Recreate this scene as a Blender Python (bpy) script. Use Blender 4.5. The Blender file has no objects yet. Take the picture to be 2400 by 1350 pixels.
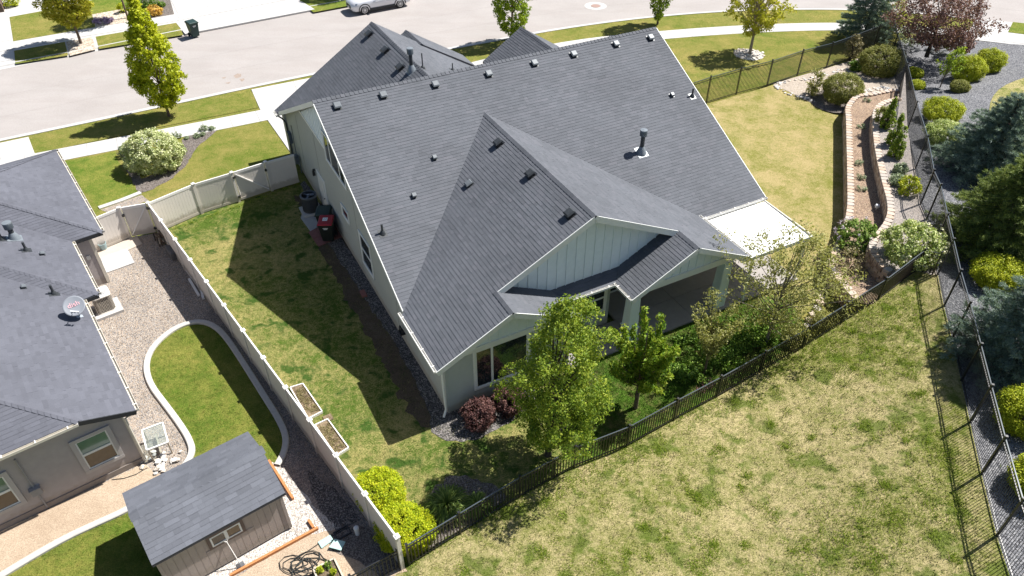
import bpy, bmesh, math, random
import numpy as np
from mathutils import Vector, Matrix, geometry
random.seed(7); RNG = np.random.default_rng(11)
R = math.radians
scene = bpy.context.scene
col = scene.collection

# ---------------------------------------------------------------- camera, light, exposure
CAM_H, PITCH, F = 21.434, .6977, 1756.87          # drone height, pitch below the horizon, focal length in photo pixels
cam_d = bpy.data.cameras.new('camera'); cam = bpy.data.objects.new('camera', cam_d); col.objects.link(cam)
cam.location = (0, 0, CAM_H); cam.rotation_euler = (math.pi/2 - PITCH, 0, 0)
cam_d.sensor_width = 36; cam_d.lens = F/2400*36; cam_d.clip_start = .5; cam_d.clip_end = 3000
scene.camera = cam
SUN_EL, SUN_AZ = R(54.5), R(28.0)                  # azimuth counted from +X towards +Y
sun_dir = Vector((math.cos(SUN_EL)*math.cos(SUN_AZ), math.cos(SUN_EL)*math.sin(SUN_AZ), math.sin(SUN_EL)))
world = bpy.data.worlds.new('World'); scene.world = world; world.use_nodes = True
wn = world.node_tree; wn.nodes.clear()
sky = wn.nodes.new('ShaderNodeTexSky'); sky.sky_type = 'NISHITA'; sky.sun_disc = False
sky.sun_elevation = SUN_EL; sky.sun_rotation = math.pi/2 - SUN_AZ
bg = wn.nodes.new('ShaderNodeBackground'); bg.inputs['Strength'].default_value = .053
wo = wn.nodes.new('ShaderNodeOutputWorld')
wn.links.new(sky.outputs[0], bg.inputs[0]); wn.links.new(bg.outputs[0], wo.inputs[0])
sd = bpy.data.lights.new('sun', 'SUN'); sd.energy = 4.7; sd.angle = R(.55); sd.color = (1, .965, .905)
sun = bpy.data.objects.new('sun', sd); col.objects.link(sun); sun.location = (30, 20, 40)
sun.rotation_euler = sun_dir.to_track_quat('Z', 'Y').to_euler()
scene.view_settings.view_transform = 'Standard'; scene.view_settings.look = 'None'
scene.view_settings.gamma = 1; scene.view_settings.use_curve_mapping = False
scene.view_settings.exposure = 1.0

# ---------------------------------------------------------------- places on the plan
CP, SP = math.cos(PITCH), math.sin(PITCH)
def ray(px, py):
    a, b = (px-1200)/F, (py-675)/F
    return Vector((a, CP-b*SP, -SP-b*CP))
def G(px, py, z=0.0):                              # plan point seen at a photo pixel, at height z
    d = ray(px, py); t = (z-CAM_H)/d.z
    return Vector((d.x*t, d.y*t, z))
def hit(px, py, o, n):                             # where the sight line meets a plane
    d = ray(px, py); c = Vector((0, 0, CAM_H))
    return c + d*((Vector(o)-c).dot(n)/d.dot(n))
PSI = .4858
HO = Vector((-8.29, 28.893, 0))
MH = Matrix.Translation(HO) @ Matrix.Rotation(PSI, 4, 'Z')      # house frame: X along ridge, -Y towards the back yard
NO = Vector((-12.22, 16.1, 0))
MN = Matrix.Translation(NO) @ Matrix.Rotation(math.atan2(.6, .8), 4, 'Z')   # neighbour's frame
def sm(a, b, v):
    t = min(1, max(0, (v-a)/(b-a))); return t*t*(3-2*t)
def street_s(x, y): return -.467*x+.884*y
def h_right(x, y): return 1.6*(1-sm(20, 31, street_s(x, y)))

# ---------------------------------------------------------------- materials
MATS = {}
def nt(name):
    m = bpy.data.materials.new(name); m.use_nodes = True
    n = m.node_tree; p = n.nodes['Principled BSDF']
    MATS[name] = m
    return m, n, p
def node(n, t, **k):
    o = n.nodes.new(t)
    for a, b in k.items(): setattr(o, a, b)
    return o
def pos(n, scale):
    g = node(n, 'ShaderNodeNewGeometry'); mp = node(n, 'ShaderNodeMapping')
    mp.inputs['Scale'].default_value = scale if isinstance(scale, tuple) else (scale,)*3
    n.links.new(g.outputs['Position'], mp.inputs['Vector']); return mp.outputs[0]
def noise(n, scale, detail=4, rough=.55, dist=0.):
    t = node(n, 'ShaderNodeTexNoise'); t.inputs['Scale'].default_value = 1
    t.inputs['Detail'].default_value = detail; t.inputs['Roughness'].default_value = rough
    t.inputs['Distortion'].default_value = dist
    n.links.new(pos(n, scale), t.inputs['Vector']); return t.outputs['Fac']
def ramp(n, fac, stops, interp='LINEAR'):
    r = node(n, 'ShaderNodeValToRGB'); e = r.color_ramp.elements; r.color_ramp.interpolation = interp
    while len(e) < len(stops): e.new(.5)
    for k, (p, c) in enumerate(stops):
        e[k].position = p; e[k].color = (*c, 1) if len(c) == 3 else c
    n.links.new(fac, r.inputs['Fac']); return r.outputs['Color']
def mixc(n, fac, a, b, mode='MIX'):
    m = node(n, 'ShaderNodeMix', data_type='RGBA', blend_type=mode)
    for s, v in ((0, fac), (6, a), (7, b)):
        if hasattr(v, 'is_linked'): n.links.new(v, m.inputs[s])
        else: m.inputs[s].default_value = v if s == 0 else (*v, 1)
    return m.outputs[2]
def bumpn(n, p, h, strength, dist=.02):
    b = node(n, 'ShaderNodeBump'); b.inputs['Strength'].default_value = strength; b.inputs['Distance'].default_value = dist
    n.links.new(h, b.inputs['Height']); n.links.new(b.outputs[0], p.inputs['Normal'])
def attr(n, name='rnd'):
    a = node(n, 'ShaderNodeAttribute'); a.attribute_name = name; return a.outputs['Fac']
def sc(c, k): return tuple(min(1, v*k) for v in c)
def plain(name, c, rough=.7, var=.12, scale=3., bump=0., bscale=60., metal=0., big=.0, spec=.3):
    m, n, p = nt(name)
    f = noise(n, scale, 5)
    o = ramp(n, f, [(.3, sc(c, 1-var)), (.7, sc(c, 1+var))])
    if big: o = mixc(n, 1., o, ramp(n, noise(n, .35, 3), [(.35, (1-big,)*3), (.65, (1,)*3)]), 'MULTIPLY')
    n.links.new(o, p.inputs['Base Color']); p.inputs['Roughness'].default_value = rough
    p.inputs['Metallic'].default_value = metal; p.inputs['Specular IOR Level'].default_value = spec
    if bump: bumpn(n, p, noise(n, bscale, 3), bump)
    return m
def speckle(name, cols, scale, bump=.6, rough=.9, big=.12):            # gravel and pebbles: one colour per stone
    m, n, p = nt(name)
    v = node(n, 'ShaderNodeTexVoronoi'); v.inputs['Scale'].default_value = 1; n.links.new(pos(n, scale), v.inputs['Vector'])
    k = len(cols); sep = node(n, 'ShaderNodeSeparateColor'); n.links.new(v.outputs['Color'], sep.inputs[0])
    o = ramp(n, sep.outputs[0], [(i/k, c) for i, c in enumerate(cols)], 'CONSTANT')
    o = mixc(n, 1., o, ramp(n, v.outputs['Distance'], [(.25, (1,)*3), (.75, (.62,)*3)]), 'MULTIPLY')
    o = mixc(n, 1., o, ramp(n, noise(n, .5, 4), [(.35, (1-big,)*3), (.65, (1+big*.3,)*3)]), 'MULTIPLY')
    n.links.new(o, p.inputs['Base Color']); p.inputs['Roughness'].default_value = rough; p.inputs['Specular IOR Level'].default_value = .15
    inv = node(n, 'ShaderNodeMath', operation='SUBTRACT'); inv.inputs[0].default_value = 1
    n.links.new(v.outputs['Distance'], inv.inputs[1]); bumpn(n, p, inv.outputs[0], bump, .03)
    return m
def grass(name, green, straw, dark, lo, hi, big=.25, mid=1.6, spots=.0, bump=.8, soil=None, fine=.3):
    m, n, p = nt(name)
    a = noise(n, big, 3, .6, .6); b = noise(n, mid, 5, .65, .3); f = noise(n, 5.5, 5, .7, .5); c = noise(n, 22., 3, .7); d = noise(n, 75., 2, .6)
    def madd(x, k, y):
        q = node(n, 'ShaderNodeMath', operation='MULTIPLY_ADD'); n.links.new(x, q.inputs[0]); q.inputs[1].default_value = k
        if hasattr(y, 'is_linked'): n.links.new(y, q.inputs[2])
        else: q.inputs[2].default_value = y
        return q.outputs[0]
    w = 1-fine
    s = madd(a, .5*w, madd(b, .5*w, madd(f, fine, madd(c, .26, -.13))))
    o = ramp(n, s, [(lo, green), ((lo+hi)/2, tuple((g*.5+t*.5) for g, t in zip(green, straw))), (hi, straw)])
    if spots: o = mixc(n, ramp(n, noise(n, 1.1, 4, .6, .3), [(.52, (0, 0, 0)), (.62, (spots,)*3)]), o, dark)
    o = mixc(n, 1., o, ramp(n, c, [(.3, (.70,)*3), (.7, (1.2,)*3)]), 'MULTIPLY')
    o = mixc(n, 1., o, ramp(n, d, [(.3, (.66,)*3), (.7, (1.22,)*3)]), 'MULTIPLY')
    n.links.new(o, p.inputs['Base Color']); p.inputs['Roughness'].default_value = .95; p.inputs['Specular IOR Level'].default_value = .05
    bumpn(n, p, d, bump, .05)
    return m
def leafm(name, a, b, c=None, trans=.42, gloss=.25):
    m, n, p = nt(name)
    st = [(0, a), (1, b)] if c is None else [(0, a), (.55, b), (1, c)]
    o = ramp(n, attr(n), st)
    n.links.new(o, p.inputs['Base Color']); p.inputs['Roughness'].default_value = .55; p.inputs['Specular IOR Level'].default_value = gloss
    t = node(n, 'ShaderNodeBsdfTranslucent'); n.links.new(mixc(n, 1., o, (1.0, 1.0, .55), 'MULTIPLY'), t.inputs[0])
    mx = node(n, 'ShaderNodeMixShader'); mx.inputs[0].default_value = trans
    n.links.new(p.outputs[0], mx.inputs[1]); n.links.new(t.outputs[0], mx.inputs[2])
    n.links.new(mx.outputs[0], n.nodes['Material Output'].inputs[0]); return m
def splash(m, c=(.26, .22, .17), h=.38):
    n = m.node_tree; p = n.nodes['Principled BSDF']; src = p.inputs['Base Color'].links[0].from_socket
    g = node(n, 'ShaderNodeNewGeometry'); sp = node(n, 'ShaderNodeSeparateXYZ'); n.links.new(g.outputs['Position'], sp.inputs[0])
    q = node(n, 'ShaderNodeMath', operation='MULTIPLY_ADD'); n.links.new(noise(n, 3.5, 5, .65), q.inputs[0]); q.inputs[1].default_value = -.55; n.links.new(sp.outputs['Z'], q.inputs[2])
    o = mixc(n, ramp(n, q.outputs[0], [(0., (.55,)*3), (h*.5, (0, 0, 0))]), src, c); n.links.new(o, p.inputs['Base Color'])
def shingm(name, c, var=.3, warm=(1, 1, 1)):
    m, n, p = nt(name)
    o = ramp(n, attr(n), [(0, sc(c, 1-var)), (.5, c), (1, tuple(v*(1+var)*w for v, w in zip(c, warm)))])
    o = mixc(n, 1., o, ramp(n, noise(n, 90., 2, .7), [(.3, (.82,)*3), (.7, (1.16,)*3)]), 'MULTIPLY')
    o = mixc(n, 1., o, ramp(n, noise(n, .4, 4, .6), [(.35, (.9,)*3), (.65, (1.08,)*3)]), 'MULTIPLY')
    n.links.new(o, p.inputs['Base Color']); p.inputs['Roughness'].default_value = .82; p.inputs['Specular IOR Level'].default_value = .25
    bumpn(n, p, noise(n, 120., 2), .3, .01); return m
def glassm(name, c=(.02, .026, .03), rough=.04):
    m, n, p = nt(name); n.links.new(ramp(n, noise(n, .7, 3), [(.3, sc(c, .6)), (.7, sc(c, 1.5))]), p.inputs['Base Color'])
    p.inputs['Roughness'].default_value = rough; p.inputs['Specular IOR Level'].default_value = .8; return m
def flat(name, c, rough=.5, metal=0., spec=.4):
    m, n, p = nt(name); p.inputs['Base Color'].default_value = (*c, 1); p.inputs['Roughness'].default_value = rough
    p.inputs['Metallic'].default_value = metal; p.inputs['Specular IOR Level'].default_value = spec; return m

shingle_dark = shingm('shingle_charcoal', (.100, .107, .123), .115, (1.02, .99, .99))
shingle_grey = shingm('shingle_grey', (.104, .108, .130), .11)
shingle_shed = shingm('shingle_shed', (.114, .121, .142), .14)
deck_dark = plain('roof_underlay', (.06, .061, .07), .9)
concrete = plain('concrete', (.43, .42, .40), .85, .05, 6., .15, 90., big=.07)
concrete_far = plain('concrete_pale', (.455, .445, .435), .85, .05, 5., .1, 80., big=.05)
asphalt = plain('road_surface', (.335, .310, .298), .9, .07, 14., .3, 60., big=.06)
def asphalt_stains(m):
    n = m.node_tree; p = n.nodes['Principled BSDF']; src = p.inputs['Base Color'].links[0].from_socket
    o = mixc(n, 1., src, ramp(n, noise(n, (.25, .9, 1), 4, .6, .4), [(.38, (.955, .945, .94)), (.6, (1.01,)*3)]), 'MULTIPLY')
    n.links.new(o, p.inputs['Base Color'])
asphalt_stains(asphalt)
stucco = plain('stucco_sage', (.385, .40, .37), .85, .03, 4., .35, 70., big=.05)
siding_m = plain('lap_siding', (.43, .455, .44), .7, .03, 6., .1, 40.)
batten_m = plain('board_and_batten', (.70, .77, .80), .65, .03, 5., .05, 30.)
trim_white = plain('white_trim', (.72, .73, .71), .5, .03, 5.)
vinyl = plain('white_vinyl', (.70, .655, .60), .45, .03, 2., big=.05)
vinyl_white = plain('white_vinyl_cap', (.78, .76, .73), .45, .03, 2.)
gutter_m = plain('gutter_white', (.70, .69, .66), .45, .05, 5.)
cover_m = plain('patio_cover_white', (.86, .86, .85), .45, .02, 2.)
stucco_tan = plain('stucco_tan', (.40, .365, .36), .85, .05, 4., .4, 70., big=.06)
trim_tan = plain('tan_trim', (.42, .395, .385), .7, .03, 6., .2, 70.)
gutter_tan = plain('tan_gutter', (.62, .58, .50), .5, .05, 5.)
fascia_dark = flat('dark_fascia', (.025, .027, .032), .6)
metal_black = flat('black_metal', (.012, .013, .015), .38, .0, .6)
metal_vent = plain('vent_metal', (.055, .06, .065), .4, .15, 8., metal=.3)
vent_galv = plain('galvanised', (.20, .225, .25), .4, .1, 8., metal=.2)
glass_m = glassm('window_glass')
glass_green = glassm('window_blind_glass', (.09, .16, .13), .08)
glass_amber = glassm('window_amber_glass', (.06, .04, .018), .05)
bark = plain('bark', (.13, .095, .07), .95, .3, 14., .6, 30.)
bark_dark = plain('dark_bark', (.06, .05, .042), .95, .3, 14., .6, 30.)
blind_m = plain('blind', (.5, .5, .47), .8)
shed_wall = plain('shed_siding', (.37, .315, .28), .8, .05, 5., .2, 50.)
shed_trim = plain('shed_trim', (.16, .118, .10), .8, .06, 5.)
timber = plain('orange_timber', (.44, .19, .075), .8, .14, 9., .3, 40.)
wood_pale = plain('weathered_wood', (.52, .45, .36), .85, .15, 9.)
lawn_left = grass('lawn_patchy', (.085, .140, .022), (.38, .325, .13), (.035, .095, .013), .43, .575, .22, 1.1, .9)
lawn_green = grass('lawn_green', (.105, .170, .022), (.30, .275, .07), (.06, .12, .016), .40, .66, .3, 1.6, .3)
lawn_front = grass('lawn_front', (.125, .170, .026), (.30, .255, .08), (.09, .14, .02), .38, .60, .25, 1.2, .2)
lawn_dry = grass('lawn_dry', (.20, .21, .045), (.43, .345, .165), (.16, .185, .04), .42, .57, .16, .9, .2)
lawn_lush = grass('lawn_lush', (.075, .15, .018), (.26, .21, .09), (.05, .115, .014), .48, .63, .5, 1.4, .25)
field_m = grass('field_grass', (.165, .20, .028), (.54, .455, .235), (.105, .165, .018), .385, .59, .17, .9, .75, 1., fine=.42)
land = grass('far_land', (.11, .14, .04), (.26, .22, .1), (.1, .12, .03), .4, .6, .05, .3)
gravel_grey = speckle('grey_gravel', [(.07, .07, .08), (.16, .165, .18), (.26, .26, .275), (.34, .34, .35), (.12, .125, .14), (.21, .21, .225)], 26.)
gravel_tan = speckle('mixed_gravel', [(.42, .33, .25), (.25, .235, .225), (.50, .42, .34), (.32, .28, .25), (.55, .49, .43), (.20, .19, .185), (.44, .345, .27), (.36, .34, .33)], 36.)
gravel_dark = speckle('dark_gravel', [(.12, .113, .108), (.19, .175, .168), (.07, .066, .065), (.30, .275, .265), (.10, .093, .088)], 26.)
pebble_white = speckle('white_pebble', [(.62, .57, .52), (.72, .69, .66), (.48, .42, .37), (.66, .60, .53), (.75, .73, .70), (.34, .31, .29)], 30.)
rock_tan = speckle('tan_rock', [(.56, .47, .37), (.64, .57, .48), (.46, .36, .28), (.6, .51, .42)], 8.)
bed_gravel = speckle('pale_bed_gravel', [(0.460, 0.391, 0.322), (0.552, 0.483, 0.414), (0.345, 0.287, 0.241), (0.506, 0.437, 0.356)], 30.)
mulch = speckle('bark_mulch', [(0.286, 0.202, 0.143), (0.390, 0.273, 0.189), (0.195, 0.143, 0.104), (0.468, 0.351, 0.247), (0.325, 0.234, 0.182)], 24.)
mulch_grey = speckle('grey_mulch', [(.16, .135, .12), (.22, .19, .17), (.11, .095, .088), (.26, .23, .21)], 26.)
dirt = grass('bare_dirt', (.37, .28, .20), (.50, .40, .30), (.3, .22, .15), .35, .65, .4, 2., .0, .4)
dirt_brown = grass('brown_dirt', (.095, .074, .052), (.17, .13, .095), (.08, .06, .04), .35, .65, .5, 3., .0, .8)
block_m = [plain('wall_block', (.34, .25, .195), .9, .14, 7., .4, 40.), plain('wall_block_pale', (.42, .33, .265), .9, .12, 7., .4, 40.), plain('wall_block_brown', (.26, .185, .145), .9, .16, 7., .4, 40.)]
cap_m = [plain('cap_stone', (.47, .385, .32), .9, .1, 7., .3, 40.), plain('cap_stone_warm', (.43, .33, .255), .9, .12, 7., .3, 40.), plain('cap_stone_grey', (.40, .355, .315), .9, .12, 7., .3, 40.)]
cobble = [plain('white_cobble', (.66, .63, .59), .8, .1, 9.), plain('pale_cobble', (.55, .48, .41), .8, .12, 9.), plain('grey_cobble', (.42, .41, .40), .8, .12, 9.)]
paver_red = plain('red_paver', (.23, .10, .085), .85, .12, 6., .3, 50.)
plastic_green = plain('cart_green', (.022, .045, .042), .45, .1, 3.)
plastic_black = plain('cart_black', (.016, .02, .018), .45, .1, 3.)
plastic_red = plain('cart_lid_red', (.34, .022, .035), .4, .08, 3.)
white_paint = flat('white_paint', (.82, .82, .82), .5)
rubber = flat('rubber', (.018, .018, .018), .8)
teal_lid = plain('valve_box_lid', (.36, .53, .50), .6, .05, 5.)

for m_ in (stucco, siding_m, stucco_tan, shed_wall, vinyl): splash(m_)
# ---------------------------------------------------------------- object helpers
def link(name, me, mats=None, parent=None, loc=None):
    o = bpy.data.objects.new(name, me); col.objects.link(o)
    if mats is not None and me is not None:
        for m in (mats if isinstance(mats, (list, tuple)) else [mats]): me.materials.append(m)
    if parent: o.parent = parent
    if loc is not None: o.location = loc
    return o
def tag(o, label=None, cat=None, group=None, kind=None):
    if label: o['label'] = label
    if cat: o['category'] = cat
    if group: o['group'] = group
    if kind: o['kind'] = kind
    return o
def thing(name, label, cat, loc=(0, 0, 0), rotz=0., group=None):
    o = bpy.data.objects.new(name, None); o.empty_display_size = .2; col.objects.link(o)
    o.location = loc; o.rotation_euler = (0, 0, rotz); return tag(o, label, cat, group)
def frame(name, label, cat, M):
    o = thing(name, label, cat); o.matrix_world = M; return o
def copy_tree(o, parent=None):
    c = o.copy(); col.objects.link(c); c.parent = parent
    for ch in o.children: copy_tree(ch, c)
    return c
class MB:
    def __init__(s): s.v = []; s.f = []; s.m = []; s.r = []
    def add(s, vs, fs, mi=0, r=None):
        k = len(s.v); s.v += [tuple(v) for v in vs]
        for f in fs: s.f.append([k+i for i in f]); s.m.append(mi); s.r.append(r if r is not None else .5)
        return s
    def box(s, c, d, M=None, mi=0, taper=1., r=None):              # c = centre, d = full size
        x, y, z = d[0]/2, d[1]/2, d[2]/2; t = taper
        vs = [Vector((-x, -y, -z)), Vector((x, -y, -z)), Vector((x, y, -z)), Vector((-x, y, -z)), Vector((-x*t, -y*t, z)), Vector((x*t, -y*t, z)), Vector((x*t, y*t, z)), Vector((-x*t, y*t, z))]
        vs = [((M @ v) if M else v)+Vector(c) for v in vs]
        return s.add(vs, [(3, 2, 1, 0), (4, 5, 6, 7), (0, 1, 5, 4), (1, 2, 6, 5), (2, 3, 7, 6), (3, 0, 4, 7)], mi, r)
    def beam(s, a, b, w, h, up=(0, 0, 1), mi=0, off=(0, 0)):       # bar from a to b: w across, h along up
        a, b = Vector(a), Vector(b); t = (b-a).normalized(); u = Vector(up); sd_ = t.cross(u).normalized(); u = sd_.cross(t).normalized()
        vs = []
        for p in (a, b):
            for i, j in ((-1, -1), (1, -1), (1, 1), (-1, 1)): vs.append(p+sd_*(w/2*i+off[0])+u*(h/2*j+off[1]))
        return s.add(vs, [(3, 2, 1, 0), (4, 5, 6, 7), (0, 1, 5, 4), (1, 2, 6, 5), (2, 3, 7, 6), (3, 0, 4, 7)], mi)
    def prism(s, poly, z0, z1, mi=0):
        n = len(poly); vs = [(p[0], p[1], z0) for p in poly]+[(p[0], p[1], z1) for p in poly]
        ar = sum(poly[i][0]*poly[(i+1) % n][1]-poly[(i+1) % n][0]*poly[i][1] for i in range(n))
        fs = [tuple(reversed(range(n))), tuple(range(n, 2*n))]+[(i, (i+1) % n, n+(i+1) % n, n+i) for i in range(n)]
        if ar < 0: fs = [tuple(reversed(f)) for f in fs]
        return s.add(vs, fs, mi)
    def ext(s, poly3, d, mi=0):                                     # extrude a 3D polygon by d
        n = len(poly3); d = Vector(d); a = [Vector(p) for p in poly3]; vs = a+[p+d for p in a]
        nn = (a[1]-a[0]).cross(a[2]-a[0])
        fs = [tuple(reversed(range(n))), tuple(range(n, 2*n))]+[(i, (i+1) % n, n+(i+1) % n, n+i) for i in range(n)]
        if nn.dot(d) < 0: fs = [tuple(reversed(f)) for f in fs]
        return s.add(vs, fs, mi)
    def tube(s, pts, rad, n=6, mi=0, cap=True):
        pts = [Vector(p) for p in pts]; m = len(pts); k0 = len(s.v); vs = []; fs = []
        rr = rad if isinstance(rad, (list, tuple)) else [rad]*m; ref = None
        for i, p in enumerate(pts):
            t = (pts[min(i+1, m-1)]-pts[max(i-1, 0)]).normalized()
            if ref is None or abs(t.dot(ref)) > .95: ref = Vector((1, 0, 0)) if abs(t.x) < .8 else Vector((0, 1, 0))
            a = t.cross(ref).normalized(); b = t.cross(a)
            vs += [p+(a*math.cos(q)+b*math.sin(q))*rr[i] for q in [2*math.pi*j/n for j in range(n)]]
        for i in range(m-1):
            for j in range(n): fs.append((i*n+j, i*n+(j+1) % n, (i+1)*n+(j+1) % n, (i+1)*n+j))
        if cap: fs += [tuple(reversed(range(n))), tuple(range((m-1)*n, m*n))]
        return s.add(vs, fs, mi)
    def lathe(s, prof, n=16, c=(0, 0, 0), mi=0, M=None):
        vs = []; fs = []; m = len(prof)
        for r_, z in prof:
            for j in range(n):
                q = 2*math.pi*j/n; v = Vector((r_*math.cos(q), r_*math.sin(q), z)); vs.append(((M @ v) if M else v)+Vector(c))
        for i in range(m-1):
            for j in range(n): fs.append((i*n+j, i*n+(j+1) % n, (i+1)*n+(j+1) % n, (i+1)*n+j))
        fs += [tuple(reversed(range(n))), tuple(range((m-1)*n, m*n))]
        return s.add(vs, fs, mi)
    def mesh(s, name, rnd=False):
        me = bpy.data.meshes.new(name); me.from_pydata(s.v, [], s.f)
        if any(s.m): me.polygons.foreach_set('material_index', s.m)
        if rnd:
            at = me.attributes.new('rnd', 'FLOAT', 'FACE'); at.data.foreach_set('value', s.r)
        me.update(); return me
    def build(s, name, mats, parent=None, smooth=False, bevel=0., rnd=False, loc=None):
        me = s.mesh(name, rnd); o = link(name, me, mats, parent, loc)
        if smooth: me.polygons.foreach_set('use_smooth', [True]*len(me.polygons)); me.set_sharp_from_angle(angle=R(40))
        if bevel:
            b = o.modifiers.new('bevel', 'BEVEL'); b.width = bevel; b.segments = 2; b.limit_method = 'ANGLE'
        return o
def npmesh(name, V, Fq, rnd=None, k=4):                              # quads or triangles from numpy arrays
    me = bpy.data.meshes.new(name); n = len(Fq)
    me.vertices.add(len(V)); me.vertices.foreach_set('co', V.astype(np.float32).ravel())
    me.loops.add(n*k); me.loops.foreach_set('vertex_index', Fq.astype(np.int32).ravel())
    me.polygons.add(n); me.polygons.foreach_set('loop_start', np.arange(0, n*k, k, dtype=np.int32))
    me.update(calc_edges=True)
    if rnd is not None:
        at = me.attributes.new('rnd', 'FLOAT', 'FACE'); at.data.foreach_set('value', rnd.astype(np.float32))
    return me

# ---------------------------------------------------------------- the ground, in sheets
def densify(poly, step):
    out = []
    for i, p in enumerate(poly):
        q = poly[(i+1) % len(poly)]; d = math.hypot(q[0]-p[0], q[1]-p[1]); k = max(1, int(d/step))
        out += [(p[0]+(q[0]-p[0])*j/k, p[1]+(q[1]-p[1])*j/k) for j in range(k)]
    return out
def smooth_poly(poly, it=2, closed=True):
    for _ in range(it):
        o = []; n = len(poly)
        for i in range(n if closed else n-1):
            p, q = poly[i], poly[(i+1) % n]
            o += [(p[0]*.75+q[0]*.25, p[1]*.75+q[1]*.25), (p[0]*.25+q[0]*.75, p[1]*.25+q[1]*.75)]
        if not closed: o = [poly[0]]+o+[poly[-1]]
        poly = o
    return poly
def sheet(name, poly, m, z=0., hf=None, step=1., wob=0., skirt=0., kind='structure', curve=0, parent=None):
    poly = [(p[0], p[1]) for p in poly]
    if curve: poly = smooth_poly(poly, curve)
    if wob:
        poly = densify(poly, .22); r = random.Random(name); w = [r.uniform(-1, 1) for _ in poly]
        poly = [(p[0]+wob*w[i], p[1]+wob*w[(i*7+3) % len(w)]) for i, p in enumerate(poly)]
    elif hf: poly = densify(poly, step)
    pts = [Vector(p) for p in poly]; n = len(pts)
    if hf:
        xs = [p.x for p in pts]; ys = [p.y for p in pts]
        P = list(pts)
        y = min(ys)
        while y < max(ys):
            x_ = min(xs)
            while x_ < max(xs): P.append(Vector((x_+.01, y+.013))); x_ += step
            y += step
        pts = P
    vs, es, fs, *_ = geometry.delaunay_2d_cdt(pts, [], [list(range(n))], 1, 1e-4)
    V = [(v.x, v.y, (hf(v.x, v.y) if hf else 0)+z) for v in vs]
    F_ = [tuple(f) for f in fs]
    me = bpy.data.meshes.new(name); 
    if skirt:
        cnt = {}
        for f in F_:
            for i in range(len(f)):
                e = (f[i], f[(i+1) % len(f)]); cnt[tuple(sorted(e))] = cnt.get(tuple(sorted(e)), 0)+1
        ext = []
        for f in F_:
            for i in range(len(f)):
                a, b = f[i], f[(i+1) % len(f)]
                if cnt[tuple(sorted((a, b)))] == 1:
                    k = len(V); V += [(V[a][0], V[a][1], V[a][2]-skirt), (V[b][0], V[b][1], V[b][2]-skirt)]; ext.append((b, a, k, k+1))
        F_ += ext
    me.from_pydata(V, [], F_); me.update()
    if len(me.polygons) and me.polygons[0].normal.z < 0: me.flip_normals()
    o = link(name, me, m, parent); tag(o, kind=kind); return o
def P(*pp, z=0.): return [G(a, b, z).xy for a, b in pp]
def offset_path(path, d):                                            # path moved sideways by d (left positive)
    out = []
    for i, p in enumerate(path):
        a = Vector(path[max(0, i-1)]); b = Vector(path[min(len(path)-1, i+1)]); t = (b-a).normalized()
        out.append(Vector(p)+Vector((-t.y, t.x))*d)
    return out
def resample(path, step):
    path = [Vector(p) for p in path]; out = [path[0].copy()]; acc = 0.
    for a, b in zip(path, path[1:]):
        L = (b-a).length; s = step-acc
        while s <= L: out.append(a+(b-a)*(s/L)); s += step
        acc = (acc+L) % step
    return out
def slabs(parent, path, width, length, z0, z1, m, gap=.014, hf=None):
    pts = resample(path, length); Ls = offset_path(pts, width/2); Rs = offset_path(pts, -width/2)
    for i in range(len(pts)-1):
        a, b, c, d = Rs[i], Rs[i+1], Ls[i+1], Ls[i]; g = gap/2/length
        q = [a.lerp(b, g), a.lerp(b, 1-g), d.lerp(c, 1-g), d.lerp(c, g)]
        h = hf(*pts[i]) if hf else 0.
        MB().prism(q, z0+h, z1+h+random.uniform(-.003, .003)).build('slab', m, parent)
def quad_slabs(parent, a, b, c, d, nx, ny, z0, z1, m, gap=.014):       # grid of slabs on a four-cornered plot
    a, b, c, d = [Vector(p) for p in (a, b, c, d)]
    at = lambda s, t: a.lerp(b, s).lerp(d.lerp(c, s), t)
    gx = gap/2/max(.1, (b-a).length); gy = gap/2/max(.1, (d-a).length)
    for i in range(nx):
        for j in range(ny):
            s0, s1, t0, t1 = i/nx+gx, (i+1)/nx-gx, j/ny+gy, (j+1)/ny-gy
            MB().prism([at(s0, t0), at(s1, t0), at(s1, t1), at(s0, t1)], z0, z1+random.uniform(-.002, .002)).build('slab', m, parent)
def strip(name, path, d0, d1, prof, m, parent=None):                  # extruded profile along a path; prof = [(t across, z)]
    path = [Vector(p) for p in path]; mb = MB(); n = len(prof)
    rows = [offset_path(path, d0+(d1-d0)*t) for t, _ in prof]; vs = []
    for i in range(len(path)):
        for j in range(n): vs.append((rows[j][i].x, rows[j][i].y, prof[j][1]))
    fs = [(i*n+j, (i+1)*n+j, (i+1)*n+j+1, i*n+j+1) for i in range(len(path)-1) for j in range(n-1)]
    mb.add(vs, fs); o = mb.build(name, m, parent); me = o.data
    if sum(p.normal.z for p in me.polygons) < 0: me.flip_normals()
    return o

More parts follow.
